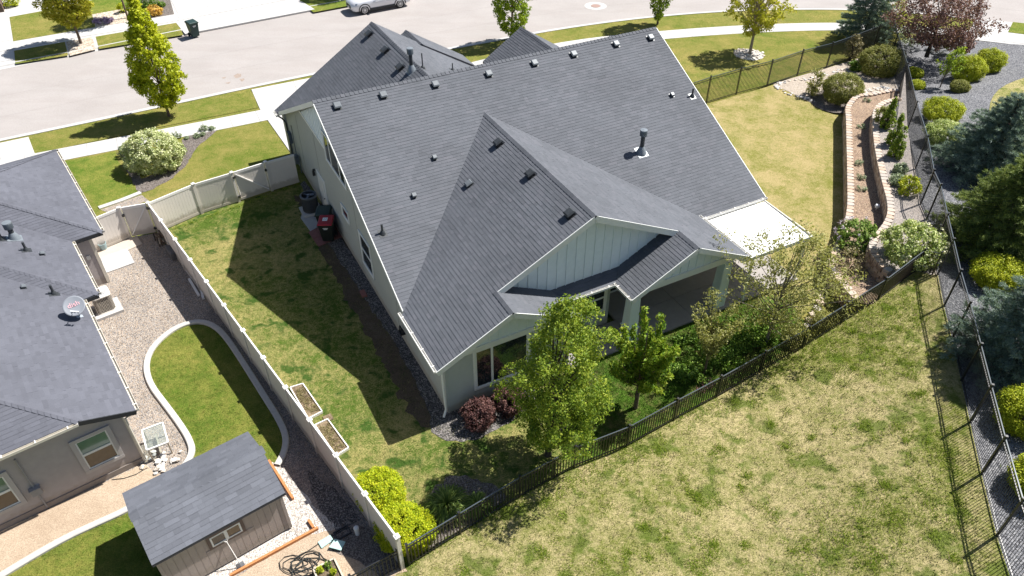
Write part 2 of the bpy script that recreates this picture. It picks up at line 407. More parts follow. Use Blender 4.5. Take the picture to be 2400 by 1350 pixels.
# ================================================================= THE SETTING
FENCE_TOP = [(2097, 45), (2105, 80), (2128, 150), (2150, 240), (2175, 320), (2190, 400), (2206, 434), (2222, 503), (2236, 562), (2253, 635), (2275, 710), (2300, 808), (2325, 905), (2357, 1026), (2399, 1172)]
def fence_base(px, py, hgt=1.8):
    z = 1.6
    for _ in range(6): p = G(px, py, z+hgt); z = h_right(p.x, p.y)
    return Vector((p.x, p.y, z))
RF = [fence_base(*p) for p in FENCE_TOP]
RF_line = [p.xy for p in RF]+[Vector((13.9, 10.2)), Vector((13.2, 7.6)), Vector((12.4, 4.8))]
def e_right(x, y):                                                  # distance to the right-hand fence
    q = Vector((x, y)); best = 99.
    for a, b in zip(RF_line, RF_line[1:]):
        ab = b-a; t = max(0, min(1, (q-a).dot(ab)/ab.dot(ab))); best = min(best, (a+ab*t-q).length)
    return best
def h_field(x, y): return 1.6*(1-sm(0, 7.5, e_right(x, y)))+.05*math.sin(x*.9)*math.sin(y*.7+1)*sm(.5, 2., e_right(x, y))*0
def h_bed(x, y): return h_right(x, y)*(1-sm(.3, 5., e_right(x, y)))
BF_BASE = [(960, 1325), (1079, 1251), (1218, 1166), (1345, 1096), (1469, 1047), (1579, 985), (1679, 931), (1780, 873), (1880, 816), (1970, 759), (2058, 703), (2147, 635), (2188, 598)]
def on_field(px, py):
    z = 0.
    for _ in range(12): p = G(px, py, z); z = .5*z+.5*h_field(p.x, p.y)
    return Vector((p.x, p.y, h_field(p.x, p.y)))
BF = [on_field(*p) for p in BF_BASE]
BF[-1] = Vector((*RF[8].xy, 1.6)) + Vector((-.25, -.02, 0))

sheet('ground', [(-600, -120), (600, -120), (600, 900), (-600, 900)], land, -.36)
NEAR_E = P((-500, 432), (-200, 367), (0, 325), (330, 256), (640, 189), (900, 138), (1100, 103), (1300, 66), (1500, 39), (1700, 23), (1900, 19), (2050, 22), (2250, 38), (2450, 62), (2900, 130), z=-.12)
FAR_E = P((-500, 262), (-200, 205), (0, 163), (220, 122), (400, 85), (560, 53), (740, 22), (850, 2), (1100, -40), (1500, -75), (2000, -95), (2900, -60), z=-.12)
NEAR_E = smooth_poly(NEAR_E, 2, False); FAR_E = smooth_poly(FAR_E, 2, False)
NEAR_E = [Vector(p) for p in NEAR_E]; FAR_E = [Vector(p) for p in FAR_E]
sheet('road', NEAR_E+FAR_E[::-1], asphalt, -.12)
# rolled kerbs with a gutter pan
KP = [(0, -.116), (.62, -.10), (.72, -.02), (.82, .012), (1, .014), (1, -.2)]
strip('kerb', NEAR_E, 0., -.62, KP, concrete_far); tag(bpy.data.objects['kerb'], kind='structure')
k = strip('kerb', FAR_E, 0., .62, KP, concrete_far); tag(k, kind='structure')
lots = offset_path(NEAR_E, -.55)
sheet('lot_ground', [tuple(p) for p in lots]+P((2900, 1700), (-600, 1700), z=0), lawn_front, -.024)
# our side of the street
sheet('verge', P((67, 322), (330, 268), (592, 217), (606, 252), (340, 305), (82, 361)), lawn_front, .004)
sheet('verge', P((1020, 126), (1100, 112), (1265, 81), (1400, 60), (1550, 43), (1750, 33), (1965, 30), (2110, 38), (2100, 62), (1960, 53), (1760, 59), (1560, 72), (1330, 97), (1150, 140), (1020, 170)), lawn_front, .004)
sheet('front_lawn', P((60, 396), (140, 374), (380, 328), (622, 279), (680, 358), (720, 425), (475, 500), (372, 545), (306, 556), (150, 600)), lawn_front, .0)
sheet('front_lawn', P((1090, 172), (1310, 116), (1560, 90), (1760, 76), (1965, 70), (2105, 76), (2098, 140), (1935, 162), (1655, 246), (1450, 320), (1200, 260)), lawn_front, .002)
sheet('green_lawn_patch', P((150, 378), (270, 356), (285, 395), (310, 425), (325, 455), (235, 490), (215, 470)), lawn_green, .006, wob=.06)
sheet('side_lawn', P((1450, 322), (1655, 245), (1935, 161), (1975, 240), (1985, 300), (1985, 500), (1960, 640), (1880, 740), (1650, 740), (1450, 600)), lawn_dry, -.004)
walk = P((-260, 442), (140, 363), (400, 313), (640, 266), (900, 212), (1130, 152), (1325, 105), (1560, 81), (1760, 67), (1960, 61), (2110, 67), (2290, 82), (2470, 102), (2700, 135))
walk = [Vector(p) for p in smooth_poly(walk, 2, False)]
sw = thing('sidewalk', None, None); tag(sw, kind='structure')
slabs(sw, walk, 1.52, 1.6, -.2, .02, concrete_far)
dw = thing('driveway', None, None); tag(dw, kind='structure')
quad_slabs(dw, *P((589, 210), (960, 137), (985, 192), (610, 258)), 4, 1, -.2, .016, concrete_far)
quad_slabs(dw, *P((626, 280), (680, 269), (735, 355), (684, 362)), 1, 3, -.2, .014, concrete_far)
quad_slabs(dw, *P((-260, 390), (67, 321), (82, 360), (-250, 425)), 4, 1, -.2, .016, concrete_far)
quad_slabs(dw, *P((-260, 455), (60, 390), (150, 420), (-200, 520)), 4, 2, -.2, .012, concrete_far)
# across the street
far_c = offset_path(FAR_E, .58)
sheet('far_paving', [tuple(p) for p in far_c]+P((2900, -330), (-600, -200)), concrete_far, -.002)
sheet('far_verge', P((33, 119), (152, 98), (160, 130), (36, 150)), lawn_front, .008)
sheet('far_verge', P((224, 86), (416, 53), (430, 82), (232, 115)), lawn_front, .008)
sheet('tree_gravel', P((155, 98), (216, 87), (225, 116), (164, 131)), rock_tan, .012)
sheet('far_lawn', P((22, 40), (130, 20), (218, 2), (223, 64), (31, 97)), lawn_front, .008)
sheet('far_lawn', P((205, 2), (330, -24), (335, 22), (300, 35), (216, 36)), lawn_green, .010)
sheet('rock_bed', P((216, 34), (306, 18), (308, 50), (224, 64)), rock_tan, .012)
sheet('mulch_bed', P((330, 10), (325, -30), (388, -40), (409, 36), (340, 48)), mulch_grey, .012)
sheet('far_lawn', P((706, 8), (735, 29), (815, 14), (900, -6), (880, -60), (690, -30)), lawn_green, .010)
fw = thing('sidewalk', None, None); tag(fw, kind='structure')
slabs(fw, P((-200, 150), (33, 106), (222, 73), (307, 60), (430, 38), (700, -13), (900, -50)), 1.5, 1.6, -.1, .022, concrete_far)
fd = thing('driveway', None, None); tag(fd, kind='structure')
quad_slabs(fd, *P((434, 80), (738, 22), (708, 4), (412, 53)), 4, 1, -.1, .016, concrete_far)
quad_slabs(fd, *P((418, 34), (690, -18), (640, -70), (385, -30)), 4, 3, -.1, .018, concrete_far)
quad_slabs(fd, *P((-200, 180), (32, 140), (30, 118), (-200, 160)), 3, 1, -.1, .016, concrete_far)
quad_slabs(fd, *P((-200, 135), (26, 94), (14, 40), (-200, 80)), 3, 2, -.1, .014, concrete_far)
# manhole with its concrete collar
mh = thing('manhole', 'round rusty manhole cover in a pale collar in the street', 'manhole', G(1396, 14, -.118))
MB().lathe([(.90, -.02), (.90, .006), (.44, .008), (.42, -.02)], 28).build('collar', concrete_far, mh)
MB().lathe([(.36, -.02), (.36, .010), (.31, .016), (.0, .016)], 24).build('cover', plain('manhole_iron', (.30, .20, .17), .7, .15, 20.), mh)
# right-hand side: bed, terraces, gravel yard, field
def poly_z(ps, z): return P(*ps, z=z)
W1 = P((2105, 209), (2070, 214), (2037, 222), (2012, 221), (1997, 236), (1987, 252), (1990, 275), (1991, 325), (1993, 380), (1994, 435), (1995, 485), (1985, 535), (1962, 580), (1949, 612), (1960, 643), (1988, 674), (2012, 703), z=.95)
W2 = P((2112, 229), (2082, 235), (2065, 243), (2054, 256), (2051, 275), (2055, 330), (2064, 380), (2075, 425), (2091, 482), (2086, 515), (2064, 545), (2045, 565), (2046, 590), (2072, 624), (2098, 640), z=1.65)
W1 = [Vector(p) for p in smooth_poly(W1, 2, False)]; W2 = [Vector(p) for p in smooth_poly(W2, 2, False)]
i0 = 0
sheet('mulch_terrace', [tuple(p) for p in W1]+[tuple(BF[10].xy), tuple(BF[11].xy)]+[tuple(p) for p in reversed(W2)], mulch, .86, skirt=.9)
RFl = [p.xy for p in RF[2:9]]
sheet('gravel_terrace', [tuple(p) for p in W2]+[tuple(BF[11].xy), tuple(BF[12].xy)]+[tuple(p) for p in reversed(RFl)], gravel_dark if False else speckle('terrace_gravel', [(.36, .31, .28), (.24, .22, .21), (.46, .41, .38), (.30, .27, .25), (.40, .35, .30)], 26.), 1.56, skirt=.8)
bedp = [tuple(p) for p in P((1812, 198), (1850, 185), (1935, 161), (2095, 110), z=0.)]+[tuple(RF[1].xy), tuple(RF[2].xy), tuple(RF[3].xy)]+[tuple(p) for p in W1[:18]]+P((1965, 256), (1905, 243), (1850, 216), z=0.)
sheet('planting_bed', bedp, bed_gravel, .012, hf=h_bed, step=.45)
sheet('shrub_mulch', P((1895, 222), (1940, 205), (2000, 225), (2005, 252), (1985, 268), (1945, 262), (1905, 245), z=.1), mulch_grey, .03, hf=h_bed, step=.4, curve=1)
gy = [tuple(p) for p in RF_line]+[(60, 2), (70, 60)]+P((2600, 112), (2400, 108), (2262, 92), (2160, 84), z=0.)
sheet('gravel_yard', gy, gravel_grey, .0, hf=h_right, step=1.2, skirt=.6)
sheet('dry_grass_patch', P((2480, 150), (2400, 168), (2352, 190), (2325, 225), (2316, 270), (2320, 330), (2420, 400), (2700, 420), (2700, 160), z=1.4), field_m, .014, hf=h_right, step=.8, curve=1)
sheet('corner_paving', P((2285, 46), (2400, 56), (2750, 100), (2750, 150), (2400, 107), (2262, 91), z=0.), concrete_far, .006)
sheet('corner_grass', P((2362, 76), (2374, 52), (2460, 62), (2460, 88), z=0.), lawn_green, .024)
field_poly = [tuple(p.xy) for p in BF[:-1]]+[tuple(BF[-1].xy)]+[tuple(p) for p in RF_line[8:]]+[(10, 1), (-14, 1), (-14, 7), (-7, 9.3)]
sheet('field', field_poly, field_m, 0., hf=h_field, step=.7, skirt=1.4)
# back garden
sheet('back_lawn', P((372, 545), (475, 500), (705, 428), (1240, 700), (1700, 640), (1900, 760), (1880, 816))+[tuple(p.xy) for p in BF[7::-1]]+P((945, 1333)), lawn_left, .0)
sheet('lush_lawn', P((1285, 1000), (1240, 940), (1330, 880), (1420, 832), (1600, 756), (1760, 690), (1860, 700), (1880, 790), (1780, 866), (1679, 925), (1579, 980), (1469, 1040), (1345, 1092)), lawn_lush, .006, wob=.1)
sheet('dirt_strip', P((690, 455), (742, 570), (812, 700), (880, 820), (925, 900), (958, 960), (985, 1000), (1030, 1000), (1060, 960), (1060, 900), (1000, 880), (760, 480)), dirt_brown, .006, wob=.14)
sheet('gravel_strip', P((702, 432), (735, 500), (765, 565), (830, 662), (905, 775), (968, 880), (1005, 968), (1012, 1012), (1050, 1036), (1110, 1034), (1180, 1000), (1260, 940), (1250, 880), (1050, 900), (800, 560), (715, 425)), gravel_dark, .012, wob=.06)
sheet('bare_patch', P((1000, 1035), (1090, 1040), (1160, 1045), (1230, 1000), (1290, 1040), (1240, 1080), (1100, 1100), (1040, 1075)), dirt, .004, wob=.15) if False else None
sheet('planting_mulch', P((1010, 1150), (1060, 1110), (1150, 1130), (1190, 1165), (1080, 1240), (1000, 1290), (975, 1240)), mulch_grey, .008, wob=.08)
# neighbour's yard
sheet('gravel_yard', P((150, 600), (306, 552), (372, 545), (945, 1338), (560, 1500), (-150, 1500), (-150, 800)), gravel_tan, -.006)
sheet('walkway_gravel', P((470, 752), (520, 700), (560, 790), (700, 1000), (850, 1210), (880, 1260), (735, 1245), (650, 1100), (672, 1040), (600, 880)), speckle('small_stone', [(.36, .29, .25), (.22, .20, .195), (.44, .38, .34), (.30, .26, .235), (.17, .165, .16)], 34.), -.002, wob=.05)
EDGE = P((650, 1092), (668, 1060), (672, 1025), (655, 985), (620, 930), (570, 850), (530, 790), (502, 764), (470, 754), (435, 760), (400, 777), (365, 807), (346, 838), (343, 872), (356, 908), (390, 952), (422, 995), (445, 1032), (453, 1062), (430, 1100), (360, 1155), (300, 1196), (230, 1227), (150, 1264), (60, 1316), (-30, 1372), (-120, 1440))
EDGE = [Vector(p) for p in smooth_poly(EDGE, 3, False)]
sheet('kerbed_lawn', [tuple(p) for p in EDGE]+P((400, 1440), (580, 1180)), lawn_green, .0)
strip('lawn_edging', EDGE, -.115, .115, [(0, -.1), (0, .07), (.12, .10), (.88, .10), (1, .07), (1, -.1)], plain('edging_concrete', (.46, .44, .41), .85, .07, 8., .2, 50.)); tag(bpy.data.objects['lawn_edging'], kind='structure')
sheet('dirt_path', P((-150, 1340), (0, 1243), (100, 1200), (337, 1086), (362, 1108), (400, 1125), (300, 1192), (150, 1260), (60, 1312), (-30, 1366), (-120, 1436)), dirt, .002, wob=.03)
sheet('pebble_bed', P((630, 1082), (655, 1092), (690, 1130), (740, 1195), (800, 1235), (720, 1254), (540, 1356), (430, 1400), (420, 1370), (600, 1200)), pebble_white, .006, wob=.06)
sheet('bare_soil', P((735, 1244), (800, 1236), (880, 1258), (955, 1338), (560, 1470), (500, 1382)), dirt, .004, wob=.03)
sheet('dark_soil', P((800, 1232), (868, 1238), (950, 1330), (890, 1350), (830, 1310), (780, 1290), (760, 1262)), mulch_grey, .012, wob=.06)
sheet('gravel_heap', P((720, 1100), (790, 1150), (850, 1220), (790, 1240), (745, 1190)), gravel_dark, .010, wob=.06)

# ================================================================= BUILDINGS
# --- shingled roof planes. A plane: z(x, y) = c + gx*x + gy*y in its building's frame, drawn over convex plan polygons
def clip_half(poly, nx, ny, d):
    out = []; n = len(poly)
    for i in range(n):
        p, q = poly[i], poly[(i+1) % n]; a = p[0]*nx+p[1]*ny-d; b = q[0]*nx+q[1]*ny-d
        if a >= 0: out.append(p)
        if (a >= 0) != (b >= 0): t = a/(a-b); out.append((p[0]+(q[0]-p[0])*t, p[1]+(q[1]-p[1])*t))
    return out
def area2(p): return sum(p[i][0]*p[(i+1) % len(p)][1]-p[(i+1) % len(p)][0]*p[i][1] for i in range(len(p)))
def shingle_roof(roof, planes, mat, M, expo=.15, keep=300, thick=(.0105, .0145), seed=1, widths=(.18, .26, .34, .44)):
    rnd = random.Random(seed); V = []; Fc = []; Rn = []; full = []
    for c, gx, gy, polys in planes:
        g = math.hypot(gx, gy); k = math.sqrt(1+g*g); ux, uy = gx/g, gy/g; ex, ey = uy, -ux
        N = Vector((-gx, -gy, 1))/k; E1 = Vector((ex, ey, 0)); E2 = N.cross(E1)
        if E2.z < 0: E1 = -E1; ex, ey = -ex, -ey; E2 = N.cross(E1)
        allp = [(p[0]*ex+p[1]*ey, p[0]*ux+p[1]*uy) for po in polys for p in po]
        b0 = min(p[1] for p in allp); a0 = min(p[0] for p in allp)-1; a1 = max(p[0] for p in allp)
        W = lambda a, b, h: (Vector((a*ex+b*ux, a*ey+b*uy, c+g*b))+N*h)
        de = expo/k; cps = []
        for po in polys:
            q = [(p[0]*ex+p[1]*ey, p[0]*ux+p[1]*uy) for p in po]
            if area2(q) < 0: q = q[::-1]
            hs = []
            for i in range(len(q)):
                (x1, y1), (x2, y2) = q[i], q[(i+1) % len(q)]; L = math.hypot(x2-x1, y2-y1); nx, ny = -(y2-y1)/L, (x2-x1)/L
                hs.append((nx, ny, x1*nx+y1*ny))
            cps.append((q, hs, min(p[1] for p in q), max(p[1] for p in q), min(p[0] for p in q), max(p[0] for p in q)))
        rows = int((max(p[1] for p in allp)-b0)/de)+1
        for j in range(rows):
            bb = b0+j*de; a = a0+rnd.random()*.4
            while a < a1:
                w = rnd.choice(widths); t = rnd.choice((thick[0], thick[1], thick[1])); r = min(1, max(0, rnd.gauss(.5, .24)))
                for q, hs, mn, mx_, an, ax_ in cps:
                    if bb+de < mn or bb > mx_ or a+w < an or a > ax_: continue
                    pl = [(a+.0008, bb), (a+w-.0008, bb), (a+w-.0008, bb+de), (a+.0008, bb+de)]; isfull = True
                    for nx, ny, d in hs:
                        if any(p[0]*nx+p[1]*ny < d-1e-6 for p in pl): isfull = False; pl = clip_half(pl, nx, ny, d)
                        if len(pl) < 3: break
                    if len(pl) < 3 or abs(area2(pl)) < 4e-4: continue
                    if isfull: full.append((W(a+w/2, bb, 0), w, t, r, E1, E2, N)); continue
                    top = [W(p[0], p[1], .003+t*(1-.8*(p[1]-bb)/de)) for p in pl]; bot = [W(p[0], p[1], -.004) for p in pl]
                    n = len(pl); k0 = len(V); V += top+bot; Fc.append(tuple(range(k0, k0+n))); Rn.append(r)
                    for i in range(n): Fc.append((k0+(i+1) % n, k0+i, k0+n+i, k0+n+(i+1) % n)); Rn.append(r)
                a += w
    camw = M.inverted() @ Vector((0, 0, CAM_H))
    def size(f):
        d = camw-f[0]; L = d.length; return -f[1]*abs(d.dot(f[6]))/L**3
    full.sort(key=size); cache = {}
    def tabmesh(w, t, r):
        key = (w, t, round(r*5))
        if key not in cache:
            h, e = w/2-.0008, expo; vs = [(-h, 0, .003+t), (h, 0, .003+t), (h, e, .003+t*.2), (-h, e, .003+t*.2), (-h, 0, -.004), (h, 0, -.004), (h, e, -.004), (-h, e, -.004)]
            mb = MB(); mb.add(vs, [(0, 1, 2, 3), (1, 0, 4, 5), (2, 1, 5, 6), (0, 3, 7, 4)], 0, round(r*5)/5)
            cache[key] = mb.mesh('shingle', True); cache[key].materials.append(mat)
        return cache[key]
    for f in full[:keep]:
        o = link('shingle', tabmesh(f[1], f[2], f[3]), None, roof)
        m3 = Matrix((f[4], f[5], f[6])).transposed().to_4x4(); m3.translation = f[0]; o.matrix_local = m3
    for o_, w, t, r, E1, E2, N in full[keep:]:
        k0 = len(V); h = w/2-.0008
        V += [o_-E1*h+N*(.003+t), o_+E1*h+N*(.003+t), o_+E1*h+E2*expo+N*(.003+t*.2), o_-E1*h+E2*expo+N*(.003+t*.2), o_-E1*h-N*.004, o_+E1*h-N*.004, o_+E1*h+E2*expo-N*.004, o_-E1*h+E2*expo-N*.004]
        for f in ((0, 1, 2, 3), (1, 0, 4, 5), (2, 1, 5, 6), (0, 3, 7, 4)): Fc.append(tuple(k0+i for i in f)); Rn.append(r)
    if Fc:
        mb = MB(); mb.v = V; mb.f = Fc; mb.r = Rn; mb.m = [0]*len(Fc)
        o = mb.build('shingle_field', mat, roof, rnd=True); tag(o, kind='stuff')
    # solid deck under the shingles
    mb = MB()
    for c, gx, gy, polys in planes:
        for po in polys:
            z = lambda p: c+gx*p[0]+gy*p[1]
            up = [Vector((p[0], p[1], z(p)-.006)) for p in po]; mb.ext(up, (0, 0, -.10))
    d = mb.build('roof_deck', deck_dark, roof)
def ridge_caps(roof, a, b, na, nb, mat, wd=.15, step=.2, lift=.012, seed=2):
    a, b = Vector(a), Vector(b); d = (b-a).normalized(); L = (b-a).length; rnd = random.Random(seed); mb = MB()
    n = int(L/step)
    for i in range(n):
        p = a+d*(i*L/n); q = a+d*((i+1)*L/n+.03); r = min(1, max(0, rnd.gauss(.45, .25))); u = Vector((0, 0, 1))
        h0, h1 = lift+.004, lift+.026
        vs = [p+na*wd+u*h0, p+u*(h0+.012), p+nb*wd+u*h0, q+na*wd+u*h1, q+u*(h1+.012), q+nb*wd+u*h1, q+na*wd, q+nb*wd, q]
        mb.add(vs, [(0, 1, 4, 3), (1, 2, 5, 4), (3, 4, 8, 6), (4, 5, 7, 8)], 0, r)
    mb.build('ridge_cap', mat, roof, rnd=True)
def gutter(parent, a, b, out, mat, w=.11, h=.10, every=.9):
    a, b, out = Vector(a), Vector(b), Vector(out).normalized(); up = Vector((0, 0, 1)); mb = MB()
    mb.beam(a+out*(w-.008)-up*h/2, b+out*(w-.008)-up*h/2, .014, h); mb.beam(a+out*(w/2)-up*(h-.01), b+out*(w/2)-up*(h-.01), w-.03, .016)
    mb.beam(a+out*.006-up*h/2, b+out*.006-up*h/2, .01, h-.03)
    for p in (a, b): mb.beam(p-up*h/2+out*.0, p-up*h/2+out*w, .012, h-.006)
    g = mb.build('gutter', mat, parent); L = (b-a).length; n = max(1, int(L/every))
    for i in range(n+1):
        p = a.lerp(b, (i+.3)/(n+.6)); MB().beam(p-out*.02-up*.004, p+out*(w+.004)-up*.004, .03, .014).build('gutter_strap', vinyl_white, g)
def window(parent, o, ux, out, w, h, trim, panes, glass, tw=.09, depth=.05, sash=.045, blind=None, frame_m=None):
    # o = lower left corner of the glazed opening seen from outside; panes = list of (x0, y0, x1, y1) in 0..1; ux = left to right
    o, ux, out = Vector(o), Vector(ux).normalized(), Vector(out).normalized(); up = Vector((0, 0, 1)); fm = frame_m or trim_white
    mb = MB()
    def bar(m, x0, y0, x1, y1, d0, d1):
        m.ext([o+ux*x0+up*y0+out*d0, o+ux*x1+up*y0+out*d0, o+ux*x1+up*y1+out*d0, o+ux*x0+up*y1+out*d0], out*(d1-d0))
    bar(mb, -tw, -tw, w+tw, 0, .001, depth); bar(mb, -tw, h, w+tw, h+tw, .001, depth+.004); bar(mb, -tw, 0, 0, h, .001, depth-.003); bar(mb, w, 0, w+tw, h, .001, depth-.003)
    W = mb.build('window', trim, parent, bevel=.004)
    for i, (x0, y0, x1, y1) in enumerate(panes):
        fr = MB(); X0, X1, Y0, Y1 = x0*w, x1*w, y0*h, y1*h
        bar(fr, X0, Y0, X1, Y0+sash, .002, .03); bar(fr, X0, Y1-sash, X1, Y1, .002, .03); bar(fr, X0, Y0+sash, X0+sash, Y1-sash, .002, .03); bar(fr, X1-sash, Y0+sash, X1, Y1-sash, .002, .03)
        fr.build('sash', fm, W)
        g = MB(); bar(g, X0+sash, Y0+sash, X1-sash, Y1-sash, .003, .012); g.build('pane', glass[i % len(glass)] if isinstance(glass, list) else glass, W)
    return W

# --- the main house (X along its ridge, Y = -v, v counted towards the back garden)
house = frame('house', 'large sage grey house with charcoal shingle roof, rear gable and covered patio', 'house', MH)
def V3(u, v, z): return Vector((u, -v, z))
def hp(poly): return [(u, -v) for u, v in poly]
roof = link('roof', None, None, house)
HM = .5
main_c = 7.35; wing_u = 6.83; wing_z = 6.215
planes = [
 (main_c, 0, HM, [hp([(0, 0), (6.83, 0), (6.83, 2.26), (0, 9.09)]), hp([(6.83, 0), (17.5, 0), (17.5, 9.36), (13.93, 9.36), (6.83, 2.26)])]),
 (main_c, 0, -HM, [hp([(0, 0), (17.5, 0), (17.5, -9.4), (0, -9.4)])]),
 (wing_z-.5*wing_u, .5, 0, [hp([(6.83, 2.26), (-.11, 9.2), (-.11, 11.22), (6.83, 11.22)]), hp([(-.11, 11.22), (-.11, 12.46), (2.84, 12.46), (2.84, 11.22)])]),
 (wing_z+.5*wing_u, -.5, 0, [hp([(6.83, 2.26), (6.83, 11.22), (13.77, 11.22), (13.77, 9.2)]), hp([(10.87, 11.22), (10.87, 12.47), (13.77, 12.47), (13.77, 11.22)])]),
 (4.22+.5*2.84, -.5, 0, [hp([(2.84, 10.75), (5.36, 10.75), (5.79, 11.34), (5.79, 12.46), (2.84, 12.46)])]),
 (4.195-.5*10.87, .5, 0, [hp([(10.87, 10.75), (10.87, 12.47), (7.98, 12.47), (7.98, 11.34), (8.42, 10.75)])]),
 (2.75+.37*11.34, 0, .37, [hp([(5.36, 10.75), (8.42, 10.75), (7.98, 11.34), (5.79, 11.34)])]),
 (6.5-.63*5.87, .63, 0, [hp([(5.87, -1.7), (-.1, -9.2), (-.1, -9.55), (5.87, -9.55)])]),
 (6.5+.63*5.87, -.63, 0, [hp([(5.87, -1.7), (5.87, -9.55), (11.8, -9.55), (11.8, -9.2)])]),
 (4.45-.63*15.2, .63, 0, [hp([(15.2, -5.8), (12.6, -9.05), (12.6, -9.9), (15.2, -9.9)])]),
 (4.45+.63*15.2, -.63, 0, [hp([(15.2, -5.8), (15.2, -9.9), (17.8, -9.9), (17.8, -9.05)])]),
 (5.0-.62*8.4, .62, 0, [hp([(8.4, -9.0), (4.9, -9.5), (4.9, -11.3), (8.4, -11.3)])]),
 (5.0+.62*8.4, -.62, 0, [hp([(8.4, -9.0), (8.4, -11.3), (11.9, -11.3), (11.9, -9.5)])]),
]
shingle_roof(roof, planes, shingle_dark, MH, keep=300)
k5 = 1/math.sqrt(1+HM*HM)
def caps(u0, v0, z0, u1, v1, z1, na, nb, s): ridge_caps(roof, V3(u0, v0, z0), V3(u1, v1, z1), Vector(na).normalized(), Vector(nb).normalized(), shingle_dark, seed=s)
caps(17.5, 0, main_c, 0, 0, main_c, (0, -1, -.5), (0, 1, -.5), 3)
caps(6.83, 11.24, wing_z, 6.83, 2.2, wing_z, (-1, 0, -.5), (1, 0, -.5), 4)
caps(2.84, 12.48, 4.22, 2.84, 11.2, 4.22, (-1, 0, -.5), (1, 0, -.5), 5)
caps(10.87, 12.49, 4.195, 10.87, 11.2, 4.195, (-1, 0, -.5), (1, 0, -.5), 6)
caps(5.87, -9.57, 6.5, 5.87, -1.7, 6.5, (-1, 0, -.63), (1, 0, -.63), 7)
caps(15.2, -9.92, 4.45, 15.2, -5.8, 4.45, (-1, 0, -.63), (1, 0, -.63), 8)
caps(8.4, -11.32, 5.0, 8.4, -9.0, 5.0, (-1, 0, -.62), (1, 0, -.62), 9)
# white rake boards and fascias, each just outside the roof edge
def fascia(pts, w=.17, t=.03, m=trim_white, drop=.0, name='fascia'):
    mb = MB()
    for a, b in zip(pts, pts[1:]): mb.beam(Vector(a)-Vector((0, 0, w/2+drop)), Vector(b)-Vector((0, 0, w/2+drop)), t, w)
    mb.build(name, m, house)
fascia([V3(-.016, 9.05, main_c-4.525), V3(-.016, 0, main_c)], .13); fascia([V3(-.016, 0, main_c), V3(-.016, -9.4, main_c-4.7)], .2)
fascia([V3(17.516, 9.36, main_c-4.68), V3(17.516, 0, main_c), V3(17.516, -9.4, main_c-4.7)], .13)
fascia([V3(2.84, 11.236, 4.22), V3(6.83, 11.236, wing_z)], .25); fascia([V3(6.83, 11.236, wing_z), V3(10.87, 11.236, 4.195)], .25)
fascia([V3(-.11, 12.476, 2.745), V3(2.84, 12.476, 4.22)], .22); fascia([V3(2.84, 12.476, 4.22), V3(5.79, 12.476, 2.745)], .22)
fascia([V3(7.98, 12.486, 2.745), V3(10.87, 12.486, 4.195)], .22); fascia([V3(10.87, 12.486, 4.195), V3(13.77, 12.486, 2.745)], .22)
gutter(house, V3(-.11, 9.05, 2.78), V3(-.11, 12.46, 2.78), (-1, 0, 0), gutter_m)
gutter(house, V3(13.78, 9.36, 2.72), V3(17.5, 9.36, 2.72), (0, -1, 0), gutter_m)
gutter(house, V3(13.77, 9.2, 2.78), V3(13.77, 12.47, 2.78), (1, 0, 0), gutter_m)
gutter(house, V3(5.79, 11.34, 2.76), V3(7.87, 11.34, 2.76), (0, -1, 0), gutter_m)
gutter(house, V3(7.98, 11.34, 2.77), V3(7.98, 12.47, 2.77), (-1, 0, 0), gutter_m)
gutter(house, V3(-.1, -9.55, 2.74), V3(-.1, -8.9, 2.74), (-1, 0, 0), gutter_m)
# walls
def wall(name, polys, d, m): 
    mb = MB()
    for p in polys: mb.ext(p, d)
    return mb.build(name, m, house)
wall('wall', [[V3(.3, -9.0, 0), V3(.3, 9.2, 0), V3(.3, 9.2, 2.66), V3(.3, 0, 7.22), V3(.3, -9.0, 2.72)]], (16.9, 0, 0), stucco)
wall('wall', [[V3(.305, 9.1, 0), V3(.305, 10.75, 0), V3(.305, 10.75, 2.8), V3(.305, 9.1, 2.8)]], (7.9, 0, 0), stucco)
wall('wall', [[V3(.30, 10.7, 0), V3(.30, 12.1, 0), V3(.30, 12.1, 2.8), V3(.30, 10.7, 2.8)]], (5.15, 0, 0), stucco)
MB().box((5.9, 9.3, 1.3), (11.4, .5, 2.6)).build('garage_wall', stucco, house)
# slim control joints in the side wall and the upper boards
mb = MB()
for v, z0, z1 in ((-2.75, 0, 4.6), (2.8, 0, 5.55), (7.3, 0, 3.3), (-6.2, 0, 3.9)): mb.beam(V3(.296, v, z0), V3(.296, v, z1), .02, .012, (1, 0, 0))
mb.build('control_joint', plain('joint_line', (.24, .245, .225), .8), house)
wall('gable_board', [[V3(.29, -4.65, 4.72), V3(.29, -.62, 4.72), V3(.29, -.62, 6.85), V3(.29, 0, 7.16)]], (-.012, 0, 0), batten_m)
wall('gable_board', [[V3(.29, -.62, 5.75), V3(.29, 2.4, 5.75), V3(.29, 2.4, 5.93), V3(.29, 0, 7.14), V3(.29, -.62, 6.84)]], (-.011, 0, 0), batten_m)
for i in range(11):
    v = -4.35+i*.34; zt = 7.1+.5*v
    if zt-4.8 > .1: MB().beam(V3(.268, v, 4.82), V3(.268, v, zt), .045, .02, (1, 0, 0)).build('batten', batten_m, house)
MB().beam(V3(.27, -4.8, 4.72), V3(.27, -.75, 4.72), .03, .12).build('trim_band', trim_white, house)
